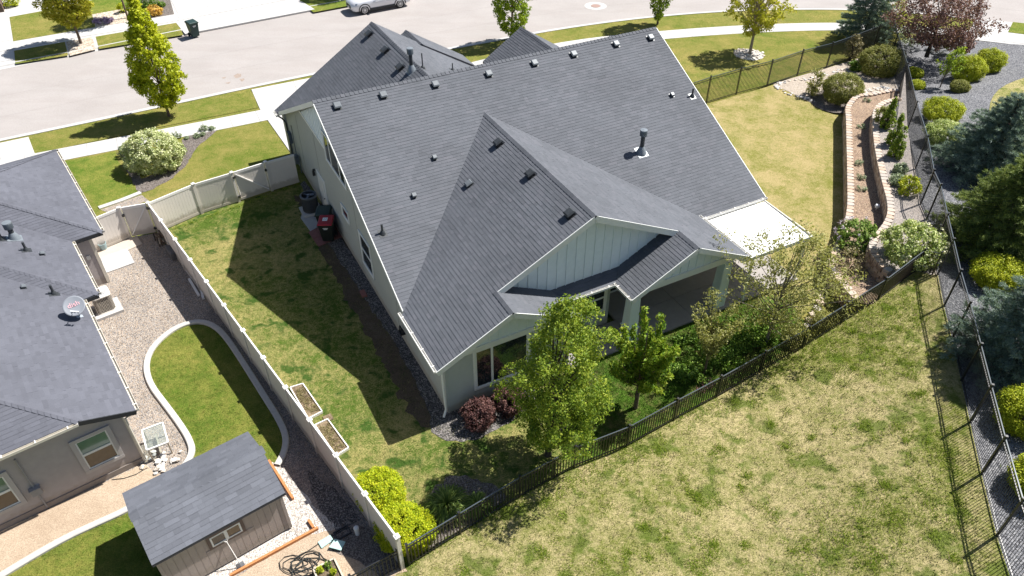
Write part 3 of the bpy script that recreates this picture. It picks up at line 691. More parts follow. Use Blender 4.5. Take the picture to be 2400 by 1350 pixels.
# windows and door of the long side wall (facing the fence)
L_ = lambda v, z: V3(.3, v, z)
UX = Vector((0, -1, 0)); OUT = Vector((-1, 0, 0))
window(house, L_(-.62, 4.22), UX, OUT, 2.75, 1.38, trim_white, [(0, 0, .27, 1), (.27, 0, .73, 1), (.73, 0, 1, 1)], [glass_m, glass_m, glass_m], tw=.08, sash=.05)
window(house, L_(.72, 2.08), UX, OUT, .86, .5, trim_white, [(0, 0, 1, 1)], glass_m, tw=.09)
window(house, L_(3.12, .98), UX, OUT, 1.3, 1.6, trim_white, [(0, 0, 1, .5), (0, .5, 1, 1)], glass_m, tw=.09)
door = MB().ext([L_(-3.42, .1), L_(-2.1, .1), L_(-2.1, 2.2), L_(-3.42, 2.2)], (-.035, 0, 0)).build('door', trim_white, house)
MB().ext([L_(-3.25, .12)+OUT*.036, L_(-2.3, .12)+OUT*.036, L_(-2.3, 2.08)+OUT*.036, L_(-3.25, 2.08)+OUT*.036], (-.02, 0, 0)).build('door_leaf', plain('door_paint', (.62, .62, .58), .5), door)
mb = MB(); mb.lathe([(.03, 0), (.035, .03), (0, .06)], 10, L_(-2.42, 1.05)+OUT*.09); mb.build('handle', metal_black, door)
# rear gable boards with battens
zr = lambda u: wing_z-.5*abs(u-wing_u)-.14
wall('gable_board', [[V3(3.0, 10.75, zr(3.0)-.02), V3(wing_u, 10.75, zr(wing_u)), V3(10.66, 10.75, zr(10.66)), V3(8.42, 10.75, 2.9), V3(5.36, 10.75, 2.9)]], (0, .06, 0), batten_m)
for i in range(19):
    u = 3.15+i*.41; lo = max(2.97, 4.24-.5*(u-2.84)) if u < wing_u else max(2.97, 4.2-.5*(10.87-u))
    if zr(u)-lo > .12: MB().beam(V3(u, 10.765, lo), V3(u, 10.765, zr(u)+.03), .045, .024, (0, 1, 0)).build('batten', batten_m, house)
def small_gable(u0, u1, uc, zc, v, zb):
    zt = lambda u: zc-.5*abs(u-uc)-.12
    ua = uc-2*(zc-.12-zb); ub = uc+2*(zc-.12-zb)
    wall('gable_board', [[V3(ua, v, zb), V3(ub, v, zb), V3(uc, v, zt(uc))]], (0, .05, 0), batten_m)
    n = int((ub-ua)/.4)
    for i in range(1, n+1):
        u = ua+(ub-ua)*i/(n+1)
        if zt(u)-zb > .1: MB().beam(V3(u, v+.014, zb+.05), V3(u, v+.014, zt(u)), .045, .022, (0, 1, 0)).build('batten', batten_m, house)
    MB().beam(V3(max(u0, ua-.1), v+.02, zb), V3(min(u1, ub+.1), v+.02, zb), .04, .2).build('trim_band', trim_white, house)
small_gable(.35, 5.4, 2.84, 4.22, 12.12, 2.78); small_gable(8.1, 13.5, 10.87, 4.195, 12.12, 2.72)
# lap siding on the rear walls: one stack of boards per wall, corner boards, windows
def lap(u0, u1, v, z0, z1, holes=()):
    mb = MB(); z = z0
    while z < z1:
        segs = [(u0, u1)]
        for a, b, c, d in holes:
            if z+.15 > c and z < d: segs = [s for s0, s1 in segs for s in ((s0, min(s1, a)), (max(s0, b), s1)) if s[1]-s[0] > .01]
        for a, b in segs:
            t = .022; mb.add([V3(a, v+t, z), V3(b, v+t, z), V3(b, v+.004, z+.155), V3(a, v+.004, z+.155), V3(a, v-.01, z), V3(b, v-.01, z)], [(0, 1, 2, 3), (1, 0, 4, 5)])
        z += .155
    o = mb.build('lap_siding', siding_m, house); tag(o, kind='stuff')
lap(.3, 5.45, 12.1, .12, 2.7, ((1.4, 3.7, .7, 2.7),)); lap(5.45, 8.2, 10.75, .12, 2.75, ((6.05, 8.05, .85, 2.5),))
for u, v in ((.33, 12.13), (5.42, 12.13)): MB().beam(V3(u, v, .05), V3(u, v, 2.75), .1, .03, (0, 1, 0)).build('corner_board', siding_m, house)
mb = MB(); mb.tube([V3(-.17, 12.3, 2.66), V3(-.1, 12.22, 2.5), V3(.16, 12.19, 2.35), V3(.2, 12.19, .35), V3(.05, 12.3, .12)], .045, 6); mb.build('downspout', trim_white, house)
mb = MB(); mb.tube([V3(-.15, -9.2, 2.64), V3(.1, -9.1, 2.4), V3(.22, -8.95, 2.2), V3(.22, -8.95, .2)], .045, 6); mb.build('downspout', metal_vent, house)
window(house, V3(1.5, 12.1, .78), (1, 0, 0), (0, -1, 0), 2.12, 1.86, trim_white, [(0, 0, .31, 1), (.31, 0, 1, 1)], [glass_m, glass_m], tw=.1)
window(house, V3(6.15, 10.75, .95), (1, 0, 0), (0, -1, 0), 1.8, 1.5, trim_white, [(0, 0, .42, 1), (.42, 0, 1, .45), (.42, .45, 1, 1)], [glass_m], tw=.1)
# covered patio
wall('wall', [[V3(8.2, 9.2, 0), V3(13.45, 9.2, 0), V3(13.45, 9.2, 2.75), V3(8.2, 9.2, 2.75)]], (0, .2, 0), siding_m)
MB().prism([(8.2, -9.25), (13.4, -9.25), (13.4, -12.1), (8.2, -12.1)], 2.62, 2.68).build('patio_ceiling', siding_m, house)
window(house, V3(9.3, 9.2, .12), (1, 0, 0), (0, -1, 0), 2.6, 2.1, trim_white, [(0, 0, .5, 1), (.5, 0, 1, 1)], [glass_m], tw=.09)
for u in (8.42, 13.0):
    cb = MB(); cb.box(V3(u, 11.98, .45), (.5, .5, .7)); cb.box(V3(u, 11.98, .83), (.56, .56, .06)); cb.box(V3(u, 11.98, 1.66), (.46, .46, 1.62), taper=.8); cb.box(V3(u, 11.98, 2.49), (.46, .46, .06))
    c_ = cb.build('column', batten_m, house, bevel=.006)
    for dx, dy in ((.2, .222), (-.2, .222)): MB().beam(V3(u+dx, 11.98+.232, .87), V3(u+dx*.82, 11.98+.196, 2.45), .07, .014, (0, 1, 0)).build('corner_board', batten_m, c_)
    for dy in (.17, -.17): MB().beam(V3(u-.236, 11.98+dy, .87), V3(u-.194, 11.98+dy*.85, 2.45), .014, .07, (0, 1, 0)).build('corner_board', batten_m, c_)
MB().beam(V3(8.12, 12.0, 2.61), V3(13.4, 12.0, 2.61), .3, .2).build('beam', trim_white, house)
MB().beam(V3(8.16, 12.0, 2.62), V3(8.16, 10.75, 2.62), .26, .2).build('beam', trim_white, house)
# flat white patio cover against the rear eaves
pc = frame('patio_cover', 'flat white patio cover fixed beside the rear wing eaves, right of the covered patio', 'patio cover', MH)
for k in range(6):
    ua, ub = 13.5+k*.6367+.004, 13.5+(k+1)*.6367-.004
    MB().ext([V3(ua, 9.5, 2.60), V3(ub, 9.5, 2.60), V3(ub, 12.42, 2.50), V3(ua, 12.42, 2.50)], (0, 0, -.05)).build('roof_panel', cover_m, pc)
    if k: MB().beam(V3(ua-.004, 9.5, 2.597), V3(ua-.004, 12.42, 2.497), .022, .016).build('seam', gutter_m, pc)
for a, b in (((17.345, 9.45), (17.345, 12.46)), ((13.85, 12.45), (17.33, 12.45))): MB().beam(V3(*a, 2.56), V3(*b, 2.50), .05, .17).build('fascia', gutter_tan if a[0] > 17 else trim_white, pc)
for u in (14.2, 17.2): MB().box(V3(u, 12.3, 1.28), (.09, .09, 2.36)).build('post', trim_white, pc)
# patio slabs
patio_m = plain('patio_concrete', (.33, .305, .29), .85, .07, 5., .15, 90., big=.1)
pt = frame('patio', None, None, MH); tag(pt, kind='structure')
for a, b in ((5.5, 8.6), (8.6, 11.6), (11.6, 14.5), (14.5, 17.4)):
    for c, d in ((9.2, 10.8), (10.8, 12.36)):
        if a < 8 and c < 10: continue
        MB().prism([(a+.008, -c-.008), (b-.008, -c-.008), (b-.008, -d+.008), (a+.008, -d+.008)], -.1, .1).build('slab', patio_m, pt)
# roof fittings
def on_plane(px, py, pl):
    c, gx, gy, _ = pl; n = Vector((-gx, -gy, 1)).normalized(); o = MH @ Vector((0, 0, c)); nw = MH.to_3x3() @ n
    return MH.inverted() @ hit(px, py, o, nw), n
def frame_on(n):
    e1 = Vector((n.y, -n.x, 0)).normalized(); e2 = n.cross(e1); return Matrix((e1, e2, n)).transposed()
vent_hood = plain('vent_hood', (.135, .15, .165), .45, .12, 8., metal=.1)
def roof_vent(px, py, pl, w=.31, h=.15, m=metal_vent, top=vent_galv, parent=None, fr=None):
    p, n = (fr or on_plane)(px, py, pl); A = frame_on(n)
    mb = MB(); mb.box(p+n*.012, (w*1.1, w*1.25, .01), A, 0); mb.box(p+n*(h*.45), (w*.8, w*.8, h*.8), A, 0)
    v = mb.build('roof_vent', [m, top], parent or house)
    MB().box(p+n*(h*.95), (w*1.05, w*1.05, h*.28), A, taper=.72).build('hood', vent_hood if top is vent_galv else top, v)
def pipe(px, py, pl, h=.42, r=.045, parent=None, fr=None, lean=(0, 0, 0)):
    p, n = (fr or on_plane)(px, py, pl); A = frame_on(n); mb = MB()
    mb.box(p+n*.012, (.32, .36, .012), A); mb.lathe([(.13, -.02), (.09, .08), (r*1.2, .14)], 12, p); mb.tube([p, p+Vector((0, 0, h))], r, 10)
    mb.build('vent_pipe', metal_vent, parent or house)
def flue(px, py, pl, h=1.0, r=.11, parent=None, fr=None):
    p, n = (fr or on_plane)(px, py, pl); A = frame_on(n); mb = MB(); mb.box(p+n*.014, (.5, .55, .014), A, 1)
    mb.lathe([(.24, -.05), (.2, .1), (r*1.1, .3)], 16, p, 1); mb.tube([p, p+Vector((0, 0, h))], r, 14, 0)
    fl = mb.build('flue', [metal_vent, vent_galv], parent or house, smooth=True)
    mb = MB(); mb.lathe([(r*1.5, h-.12), (r*1.75, h-.1), (r*1.75, h+.12), (r*1.5, h+.16), (0, h+.18)], 18, p); mb.build('flue_cap', plain('flue_cap_metal', (.11, .13, .15), .35, .1, 6., metal=.5), fl, smooth=True)
    MB().lathe([(r*1.78, h+.125), (r*1.72, h+.175), (0, h+.195)], 18, p).build('cap_top', vent_galv, fl)
for q in ((790, 250), (898, 225), (1020, 200), (1145, 175), (1252, 150), (1344, 129), (1443, 105), (1524, 90)): roof_vent(*q, planes[0])
for q in ((1170, 338), (1245, 411), (1337, 504)): roof_vent(*q, planes[2], .34, .2, metal_black, metal_vent)
roof_vent(1100, 433, planes[2], .3, .14)
for q in ((1018, 371), (970, 460), (1574, 224)): roof_vent(*q, planes[0], .2, .14)
pipe(897, 547, planes[0]); pipe(1622, 226, planes[0], .4); flue(1503, 357, planes[0], .95, .095)
for q in ((867, 82), (905, 120), (940, 160)): roof_vent(*q, planes[7], .38, .2, metal_black, metal_vent)
flue(965, 166, planes[7], .95, .09); pipe(991, 160, planes[8], .75, .03); pipe(1061, 165, planes[8], .4, .03)
# fittings on the side wall
mb = MB(); mb.box(V3(.24, -3.85, 1.95), (.12, .14, .05)); mb.box(V3(.2, -3.85, 1.78), (.14, .14, .26), taper=.7); mb.build('wall_lamp', metal_black, house)
gm = MB(); gm.box(V3(.12, -7.35, .75), (.22, .34, .36)); gm.lathe([(.12, 0), (.12, .1), (.05, .16)], 12, V3(.1, -7.35, .95)); gm.tube([V3(.2, -7.1, .05), V3(.2, -7.1, 1.1), V3(.15, -7.3, 1.15)], .03, 6); gm.tube([V3(.2, -7.6, .9), V3(.25, -7.7, 2.6)], .025, 6)
gm.build('gas_meter', plain('meter_grey', (.17, .19, .2), .5, .1, 6.), house)
hr = MB(); hr.box(V3(.2, 7.85, .62), (.2, .34, .06)); hr.box(V3(.2, 7.85, .82), (.06, .38, .04)); hr.tube([V3(.16, 7.7+.15*math.cos(t*.5)*1.1+.15, .72+.17*math.sin(t*.5)) for t in range(14)], .02, 5)
hr.build('hose_hanger', metal_black, house)
ub = MB(); ub.box(V3(.2, -8.55, 1.5), (.18, .36, .62)); ub.tube([V3(.2, -8.55, 1.2), V3(.2, -8.55, .1)], .03, 6); ub.build('meter_box', plain('box_grey', (.13, .15, .165), .5), house)

# --- the neighbour's house (X outwards to the right, Y away from the camera)
nb = frame('neighbour_house', 'tan stucco house with grey hipped shingle roof at the left edge', 'house', MN)
nroof = link('roof', None, None, nb)
Q = .36; XL = -9.5
def n3(a, b, c): return Vector((a, b, c))
np1 = (2.75+Q*1.75, -Q, 0, [[(1.75, 11.1), (1.75, 19.8), (-2.6, 15.45)]])
np2 = (2.75+Q*.55, -Q, 0, [[(.55, 6.9), (.55, 11.1), (-4.45, 16.1), (-8, 15.5)]])
nr1 = (2.75-Q*11.1, 0, Q, [[(1.75, 11.1), (.55, 11.1), (-9.5, 21.15), (-9.5, 22.35)]])
nr2 = (2.75-Q*6.85, 0, Q, [[(.55, 6.9), (0, 6.85), (-9.5, 16.35), (-9.5, 16.95)]])
np3 = (2.75, -Q, 0, [[(0, 0), (0, 6.85), (-9.5, 16.35), (-9.5, 7.94), (-1.56, 0)]])
nr3 = (2.75+Q*1.56, 0, Q, [[(-1.56, 0), (-9.5, 7.94), (-9.5, 0)]])
nf1 = (2.75+Q*19.8, 0, -Q, [[(1.75, 19.8), (-2.6, 15.45), (-9.5, 15.45), (-9.5, 19.8)]])
np2 = (2.75+Q*.55, -Q, 0, [[(.55, 6.9), (.55, 11.1), (-3.3, 14.95), (-3.3, 10.75)], [(-3.3, 10.75), (-3.3, 14.95), (-4.1, 15.75), (-8.3, 15.75)]])
nr1 = (2.75-Q*11.1, 0, Q, [[(1.75, 11.1), (.55, 11.1), (-3.6, 15.25), (-2.55, 15.4)], [(-2.55, 15.4), (-3.6, 15.25), (-9.5, 15.6), (-9.5, 15.8)]])
shingle_roof(nroof, [np1, np2, nr1, nr2, np3, nr3, nf1], shingle_grey, MN, keep=300, seed=5, thick=(.006, .011))
S2 = 1/math.sqrt(2)
for a, b in (((1.75, 11.1, 2.75), (-2.5, 15.35, 4.28)), ((.55, 6.9, 2.75), (-7, 14.45, 5.47)), ((-1.56, 0, 3.31), (-8.4, 6.84, 5.77)), ((1.75, 19.8, 2.75), (-2.5, 15.55, 4.28))):
    sgn = 1 if b[1] > a[1] else -1
    ridge_caps(nroof, a, b, Vector((1, sgn*.15, -.34)).normalized(), Vector((-.15, -sgn, -.34)).normalized(), shingle_grey, wd=.14, lift=.01, seed=int(abs(a[1]))+9)
gutter(nb, n3(0, .03, 2.76), n3(0, 6.80, 2.76), (1, 0, 0), gutter_tan)
gutter(nb, n3(.55, 6.93, 2.76), n3(.55, 11.06, 2.76), (1, 0, 0), gutter_tan)
gutter(nb, n3(1.75, 11.13, 2.76), n3(1.75, 19.8, 2.76), (1, 0, 0), gutter_tan)
gutter(nb, n3(-9.5, -.01, 3.32), n3(-1.6, -.01, 3.32), (0, -1, 0), gutter_tan)
mb = MB()
mb.beam((0, -.018, 2.67), (-1.56, -.018, 3.23), .03, .17); mb.build('fascia', fascia_dark, nb)
mb = MB(); mb.beam((.56, 11.08, 2.67), (1.75, 11.08, 2.67), .03, .17); mb.beam((.0, 6.83, 2.67), (.55, 6.83, 2.67), .03, .17); mb.build('fascia', fascia_dark, nb)
def nwall(poly, d): MB().ext(poly, d).build('wall', stucco_tan, nb)
nwall([n3(-.45, .4, 0), n3(-.45, 7.2, 0), n3(-.45, 7.2, 2.8), n3(-.45, 3, 2.86), n3(-.45, .4, 2.86)], (-9, 0, 0))
nwall([n3(.1, 7.2, 0), n3(.1, 11.6, 0), n3(.1, 11.6, 2.8), n3(.1, 7.2, 2.8)], (-9, 0, 0))
nwall([n3(1.22, 11.45, 0), n3(1.22, 19.3, 0), n3(1.22, 19.3, 2.78), n3(1.22, 11.45, 2.78)], (-9, 0, 0))
MB().beam((-.45, .385, .12), (-9, .385, .12), .03, .24).build('footing', plain('footing', (.23, .2, .18), .9), nb)
mb = MB(); mb.box((1.22, 11.44, 1.38), (.13, .04, 2.7)); mb.build('corner_trim', gutter_tan, nb)
mb = MB(); mb.box((-.44, .39, 1.4), (.05, .05, 2.76)); mb.tube([(.06, .1, 2.66), (-.1, .3, 2.4), (-.38, .34, 2.3), (-.38, .34, .15)], .035, 6); mb.build('downspout', gutter_tan, nb)
window(nb, n3(-1.98, .4, .82), (1, 0, 0), (0, -1, 0), .95, 1.36, trim_tan, [(0, .5, 1, 1), (0, 0, 1, .5)], [glass_green, glass_amber], tw=.14, depth=.06)
window(nb, n3(-5.0, .4, .82), (1, 0, 0), (0, -1, 0), .95, 1.36, trim_tan, [(0, .5, 1, 1), (0, 0, 1, .5)], [glass_green, glass_amber], tw=.14, depth=.06)
cb = MB(); cb.tube([n3(-3.55, .36, 2.6), n3(-3.55, .36, .1)], .028, 6); cb.box((-3.55, .33, 1.0), (.3, .13, .3)); cb.box((-3.55, .31, 1.16), (.34, .18, .03)); cb.build('conduit', plain('conduit_grey', (.27, .265, .27), .6), nb)
mb = MB(); mb.box((.88, 11.42, 1.55), (.16, .06, .2)); mb.build('wall_box', plain('box_white', (.6, .6, .58), .5), nb)
def n_plane(px, py, pl):
    c, gx, gy, _ = pl; n = Vector((-gx, -gy, 1)).normalized(); o = MN @ Vector((0, 0, c)); nw = MN.to_3x3() @ n
    return MN.inverted() @ hit(px, py, o, nw), n
flue(34, 559, np2, .62, .1, nb, n_plane); pipe(4, 562, np2, .5, .06, nb, n_plane)
pipe(62, 587, np2, .4, .05, nb, n_plane); roof_vent(99, 597, np2, .17, .12, parent=nb, fr=n_plane)
roof_vent(55, 675, np3, .17, .12, parent=nb, fr=n_plane); pipe(127, 689, np3, .42, .05, nb, n_plane)

# --- garden shed
MS = MN
shed = frame('garden_shed', 'brown garden shed with grey shingle gable roof beside the kerbed lawn', 'shed', MS)
sroof = link('roof', None, None, shed)
sy0, sy1, sym = -5.24, -2.28, -3.76; SZ = 1.93; SG = .42
shingle_roof(sroof, [(SZ-SG*sy0, 0, SG, [[(-1.3, sy0), (2.69, sy0), (2.69, sym), (-1.3, sym)]]), (SZ+SG*sy1, 0, -SG, [[(-1.3, sy1), (2.69, sy1), (2.69, sym), (-1.3, sym)]])], shingle_shed, MS, keep=300, seed=8, expo=.155, thick=(.008, .014), widths=(.2, .28, .36, .44))
ridge_caps(sroof, (-1.32, sym, SZ+SG*1.48), (2.71, sym, SZ+SG*1.48), Vector((0, -1, -SG)).normalized(), Vector((0, 1, -SG)).normalized(), shingle_shed, wd=.2, step=.22, lift=.0, seed=12)
def swall(p, d, m=shed_wall): MB().ext(p, d).build('wall', m, shed)
wz = SZ-.04
swall([n3(-1.2, -5.12, .06), n3(2.57, -5.12, .06), n3(2.57, -5.12, wz), n3(-1.2, -5.12, wz)], (0, .05, 0))
swall([n3(-1.2, -2.4, .06), n3(2.57, -2.4, .06), n3(2.57, -2.4, wz), n3(-1.2, -2.4, wz)], (0, -.05, 0))
for x_ in (-1.2, 2.52): swall([n3(x_, -5.07, .06), n3(x_, -2.45, .06), n3(x_, -2.45, wz), n3(x_, -3.76, wz+.56), n3(x_, -5.07, wz)], (.05, 0, 0))
for i in range(18):
    x0 = -1.19+i*.209
    if x0+.2 > .1 and x0 < 1.36:
        for z0, z1 in ((.1, 1.08), (1.78, wz)): MB().ext([n3(x0, -5.121, z0), n3(x0+.199, -5.121, z0), n3(x0+.199, -5.121, z1), n3(x0, -5.121, z1)], (0, -.014, 0)).build('siding_panel', shed_wall, shed)
    else: MB().ext([n3(x0, -5.121, .1), n3(x0+.199, -5.121, .1), n3(x0+.199, -5.121, wz), n3(x0, -5.121, wz)], (0, -.014, 0)).build('siding_panel', shed_wall, shed)
for x_ in (-1.17, 2.54): MB().box((x_, -5.14, .98), (.1, .04, 1.8)).build('corner_trim', shed_wall, shed)
MB().ext([n3(2.571, -5.1, .1), n3(2.571, -2.4, .1), n3(2.571, -2.4, wz), n3(2.571, -3.76, wz+.54), n3(2.571, -5.1, wz)], (.014, 0, 0)).build('end_panel', shed_trim, shed)
MB().ext([n3(-1.201, -5.1, .1), n3(-1.201, -2.4, .1), n3(-1.201, -2.4, wz), n3(-1.201, -3.76, wz+.54), n3(-1.201, -5.1, wz)], (-.014, 0, 0)).build('end_panel', shed_trim, shed)
window(shed, n3(.28, -5.136, 1.18), (1, 0, 0), (0, -1, 0), .92, .46, shed_trim, [(0, 0, .5, 1), (.5, 0, 1, 1)], [glass_m, glass_amber], tw=.1, depth=.02, sash=.05)
MB().box((.68, -3.76, .03), (3.7, 2.66, .06)).build('floor_frame', shed_trim, shed)

# ================================================================= FENCES
def vinyl_panel(parent, a, b, h=1.72, name='panel'):
    a, b = Vector(a), Vector(b); t = (b-a).normalized(); L = (b-a).length; s = t.cross(Vector((0, 0, 1)))
    mb = MB(); n = max(2, round((L-.12)/.15)); w = (L-.12)/n
    for i in range(n):
        p = a+t*(.06+i*w+.004); q = a+t*(.06+(i+1)*w-.004); mb.beam(p+Vector((0, 0, h/2)), q+Vector((0, 0, h/2)), .032, h-.2)
    mb.beam(a+t*.06+Vector((0, 0, h/2)), b-t*.06+Vector((0, 0, h/2)), .018, h-.2)
    o = mb.build(name, vinyl, parent)
    for z, hh in ((h-.06, .12), (.1, .13)): MB().beam(a+t*.05+Vector((0, 0, z)), b-t*.05+Vector((0, 0, z)), .055, hh).build('rail', vinyl_white if z > 1 else vinyl, parent)
    return o
post_mesh = {}
def vinyl_post(parent, p, h=1.74, rot=0.):
    if 'v' not in post_mesh:
        a = MB(); a.box((0, 0, h/2), (.125, .125, h)); b = MB(); b.box((0, 0, h+.012), (.165, .165, .035)); b.box((0, 0, h+.05), (.15, .15, .05), taper=.25)
        post_mesh['v'] = (a.mesh('post'), b.mesh('cap')); post_mesh['v'][0].materials.append(vinyl); post_mesh['v'][1].materials.append(vinyl_white)
    o = link('post', post_mesh['v'][0], None, parent, p); o.rotation_euler.z = rot
    c = link('cap', post_mesh['v'][1], None, o)
def vinyl_gate(parent, a, b, h=1.66, flip=False, side=1):
    a, b = Vector(a), Vector(b); t = (b-a).normalized(); L = (b-a).length; s = t.cross(Vector((0, 0, 1)))*side; Z = Vector((0, 0, 1))
    g = MB(); n = round((L-.24)/.15); w = (L-.24)/n
    for i in range(n): g.beam(a+t*(.12+i*w+.004)+Z*(h/2+.06), a+t*(.12+(i+1)*w-.004)+Z*(h/2+.06), .03, h-.16)
    g.beam(a+t*.12+Z*(h/2+.06), b-t*.12+Z*(h/2+.06), .016, h-.16)
    gt = g.build('gate', vinyl, parent)
    for z in (h, .14): MB().beam(a+t*.1+Z*z, b-t*.1+Z*z, .06, .13).build('rail', vinyl_white if z > 1 else vinyl, gt)
    for q in (a+t*.13, b-t*.13): MB().beam(q+Z*.1, q+Z*(h+.03), .06, .06, (1, 0, 0)).build('stile', vinyl, gt)
    e0, e1 = (a+t*.16, b-t*.16) if not flip else (b-t*.16, a+t*.16)
    MB().beam(e0+s*.045+Z*(h-.08), e1+s*.045+Z*.2, .05, .05).build('brace', vinyl_white, gt)
    for z in (h-.2, .32):
        q = e0-(e1-e0).normalized()*.1+s*.05; m = MB(); m.box(q+Z*z, (.12, .12, .09)); m.build('hinge', metal_black, gt)
    m = MB(); m.box(e1+(e1-e0).normalized()*.08+s*.05+Z*(h-.35), (.1, .1, .12)); m.build('latch', metal_black, gt)
PV0, PV1 = G(372, 545), G(943, 1331)
vf = thing('vinyl_fence', 'long off-white vinyl privacy fence between the two back gardens', 'fence')
VP = [PV0.lerp(PV1, i/12) for i in range(13)]; vrot = math.atan2((PV1-PV0).y, (PV1-PV0).x)
for i, p in enumerate(VP): vinyl_post(vf, p, rot=vrot)
for a, b in zip(VP, VP[1:]): vinyl_panel(vf, a, b)
vr = thing('vinyl_fence', 'off-white vinyl fence with a braced gate joining the big house', 'fence')
C = [PV0, G(474, 500), G(561, 472.5), G(638, 447), G(704, 427)]
for i, p in enumerate(C[1:4]): vinyl_post(vr, p, rot=math.atan2((C[3]-C[0]).y, (C[3]-C[0]).x))
vinyl_panel(vr, C[0], C[1]); vinyl_panel(vr, C[1], C[2]); vinyl_gate(vr, C[2], C[3], side=1); vinyl_panel(vr, C[3], C[4])
vl = thing('vinyl_fence', 'short off-white vinyl fence and gate joining the neighbouring tan house', 'fence')
D_ = [PV0, G(306, 557), G(225, 592)]
vinyl_post(vl, D_[1], rot=math.atan2((D_[0]-D_[1]).y, (D_[0]-D_[1]).x))
vinyl_gate(vl, D_[1], D_[0], flip=True, side=1); vinyl_panel(vl, D_[2], D_[1])

pk_cache = {}
def picket_fence(t, pts, h, pitch=.105, keep=300, post=.062, pr=.0085, cap_m=metal_black, rail_top=None):
    pts = [Vector(p) for p in pts]; cnt = 0; ex = MB()
    key = (h, pr)
    if key not in pk_cache:
        m = MB(); m.box((0, 0, h/2-.01), (pr*2, pr*2, h-.06)); pk_cache[key] = m.mesh('picket'); pk_cache[key].materials.append(metal_black)
        m = MB(); m.box((0, 0, (h+.06)/2), (post, post, h+.06)); m.box((0, 0, h+.075), (post*1.3, post*1.3, .03)); pk_cache[key+('p',)] = m.mesh('post'); pk_cache[key+('p',)].materials.append(metal_black)
    todo = []
    for i, p in enumerate(pts):
        o = link('post', pk_cache[key+('p',)], None, t, p)
        q = pts[min(i+1, len(pts)-1)]-pts[max(i-1, 0)]; o.rotation_euler.z = math.atan2(q.y, q.x)
    for a, b in zip(pts, pts[1:]):
        L = (b-a).length; n = max(1, round(L/pitch)); Z = Vector((0, 0, 1)); ang = math.atan2((b-a).y, (b-a).x)
        for z, hh in ((h-.02, .035), (h-.17, .028), (.12, .03)): MB().beam(a+Z*z, b+Z*z, .034, hh).build('rail', rail_top if (rail_top and z == h-.02) else metal_black, t)
        for j in range(1, n): todo.append((a.lerp(b, j/n), ang))
    todo.sort(key=lambda v: v[0].length)
    for p, ang in todo[:keep]:
        o = link('picket', pk_cache[key], None, t, p); o.rotation_euler.z = ang
    for p, ang in todo[keep:]: ex.box(p+Vector((0, 0, h/2-.01)), (pr*2, pr*2, h-.06), Matrix.Rotation(ang, 3, 'Z'))
    if ex.v: tag(ex.build('picket_field', metal_black, t), kind='stuff')
rail_m = flat('black_rail_sky_tint', (.07, .085, .10), .28, .2, .8)  # black top rails, paler and bluer: sky reflection put into the base colour
bf = thing('picket_fence', 'low black metal picket fence along the back of the garden', 'fence')
picket_fence(bf, BF, 1.12, .115, pr=.015, rail_top=rail_m)
rf = thing('picket_fence', 'tall black metal picket fence running down the right side', 'fence')
picket_fence(rf, [Vector((12.4, 4.8, 1.6)), Vector((13.2, 7.6, 1.6)), Vector((13.9, 10.2, 1.6))]+[Vector(p) for p in RF[::-1]], 1.8, .105, pr=.006, rail_top=rail_m)
ff = thing('picket_fence', 'black metal picket fence crossing the lawn right of the big house', 'fence')
FF = [G(1586, 267), G(1655, 243), G(1725, 222), G(1797, 203), G(1868, 178), G(1936, 160), G(1990, 140, .05), G(2045, 117, .1), Vector(RF[0])]
picket_fence(ff, FF, 1.78, .115, pr=.011, rail_top=rail_m)
lf = thing('picket_fence', 'short black metal picket fence beside the last white fence post', 'fence')
picket_fence(lf, [G(938, 1332), G(830, 1392), G(720, 1455)], 1.0, .13, pr=.011)

# ================================================================= RETAINING WALLS
def block_wall(label, path, z0, z1, courses, flip=1):
    w = thing('retaining_wall', label, 'retaining wall'); pts = resample(path, .32); ch = (z1-.1-z0)/courses
    shapes = []
    for k in range(5):
        a = random.uniform(.02, .05); b = random.uniform(.02, .05); d = .3
        mb = MB(); mb.prism([(-.152, 0), (-.13, -.06-a), (-.05, -.1-b*.5), (.05, -.1-a*.5), (.13, -.06-b), (.152, 0), (.14, .18), (-.14, .18)], 0, 1); me = mb.mesh('wall_block'); shapes.append(me)
    meshes = []
    for me in shapes:
        for m in block_m: c = me.copy(); c.materials.append(m); meshes.append(c)
    caps_ = []
    for k in range(4):
        mb = MB(); a = random.uniform(0, .03); mb.prism([(-.142, -.05), (-.10, -.14-a), (.0, -.175), (.10, -.14+a*.3), (.142, -.05), (.135, .16), (-.135, .16)], 0, .1); me = mb.mesh('cap_stone')
        for m in cap_m: c = me.copy(); c.materials.append(m); caps_.append(c)
    n = len(pts)-1
    for i in range(n):
        t = (pts[i+1]-pts[i]).normalized()*flip; out = Vector((t.y, -t.x)); ang = math.atan2(t.y, t.x)
        mid = (pts[i]+pts[i+1])/2
        o = link('cap_stone', random.choice(caps_), None, w, (mid.x, mid.y, z1-.1+random.uniform(-.004, .004))); o.rotation_euler.z = ang+random.uniform(-.03, .03)
        for c in range(courses):
            q = pts[i].lerp(pts[i+1], .5 if c % 2 else .0)
            if i*courses+c >= 400: continue
            s = (courses-1-c)*.018
            o = link('wall_block', random.choice(meshes), None, w, (q.x+out.x*(s+random.uniform(-.008, .008)), q.y+out.y*(s), z0+c*ch)); o.rotation_euler.z = ang; o.scale.z = ch*.97
    return w
block_wall('long curved tan block retaining wall beside the dry lawn', W1, 0, .95, 5, flip=-1)
block_wall('upper curved tan block retaining wall below the tall fence', W2, .84, 1.65, 4, flip=-1)

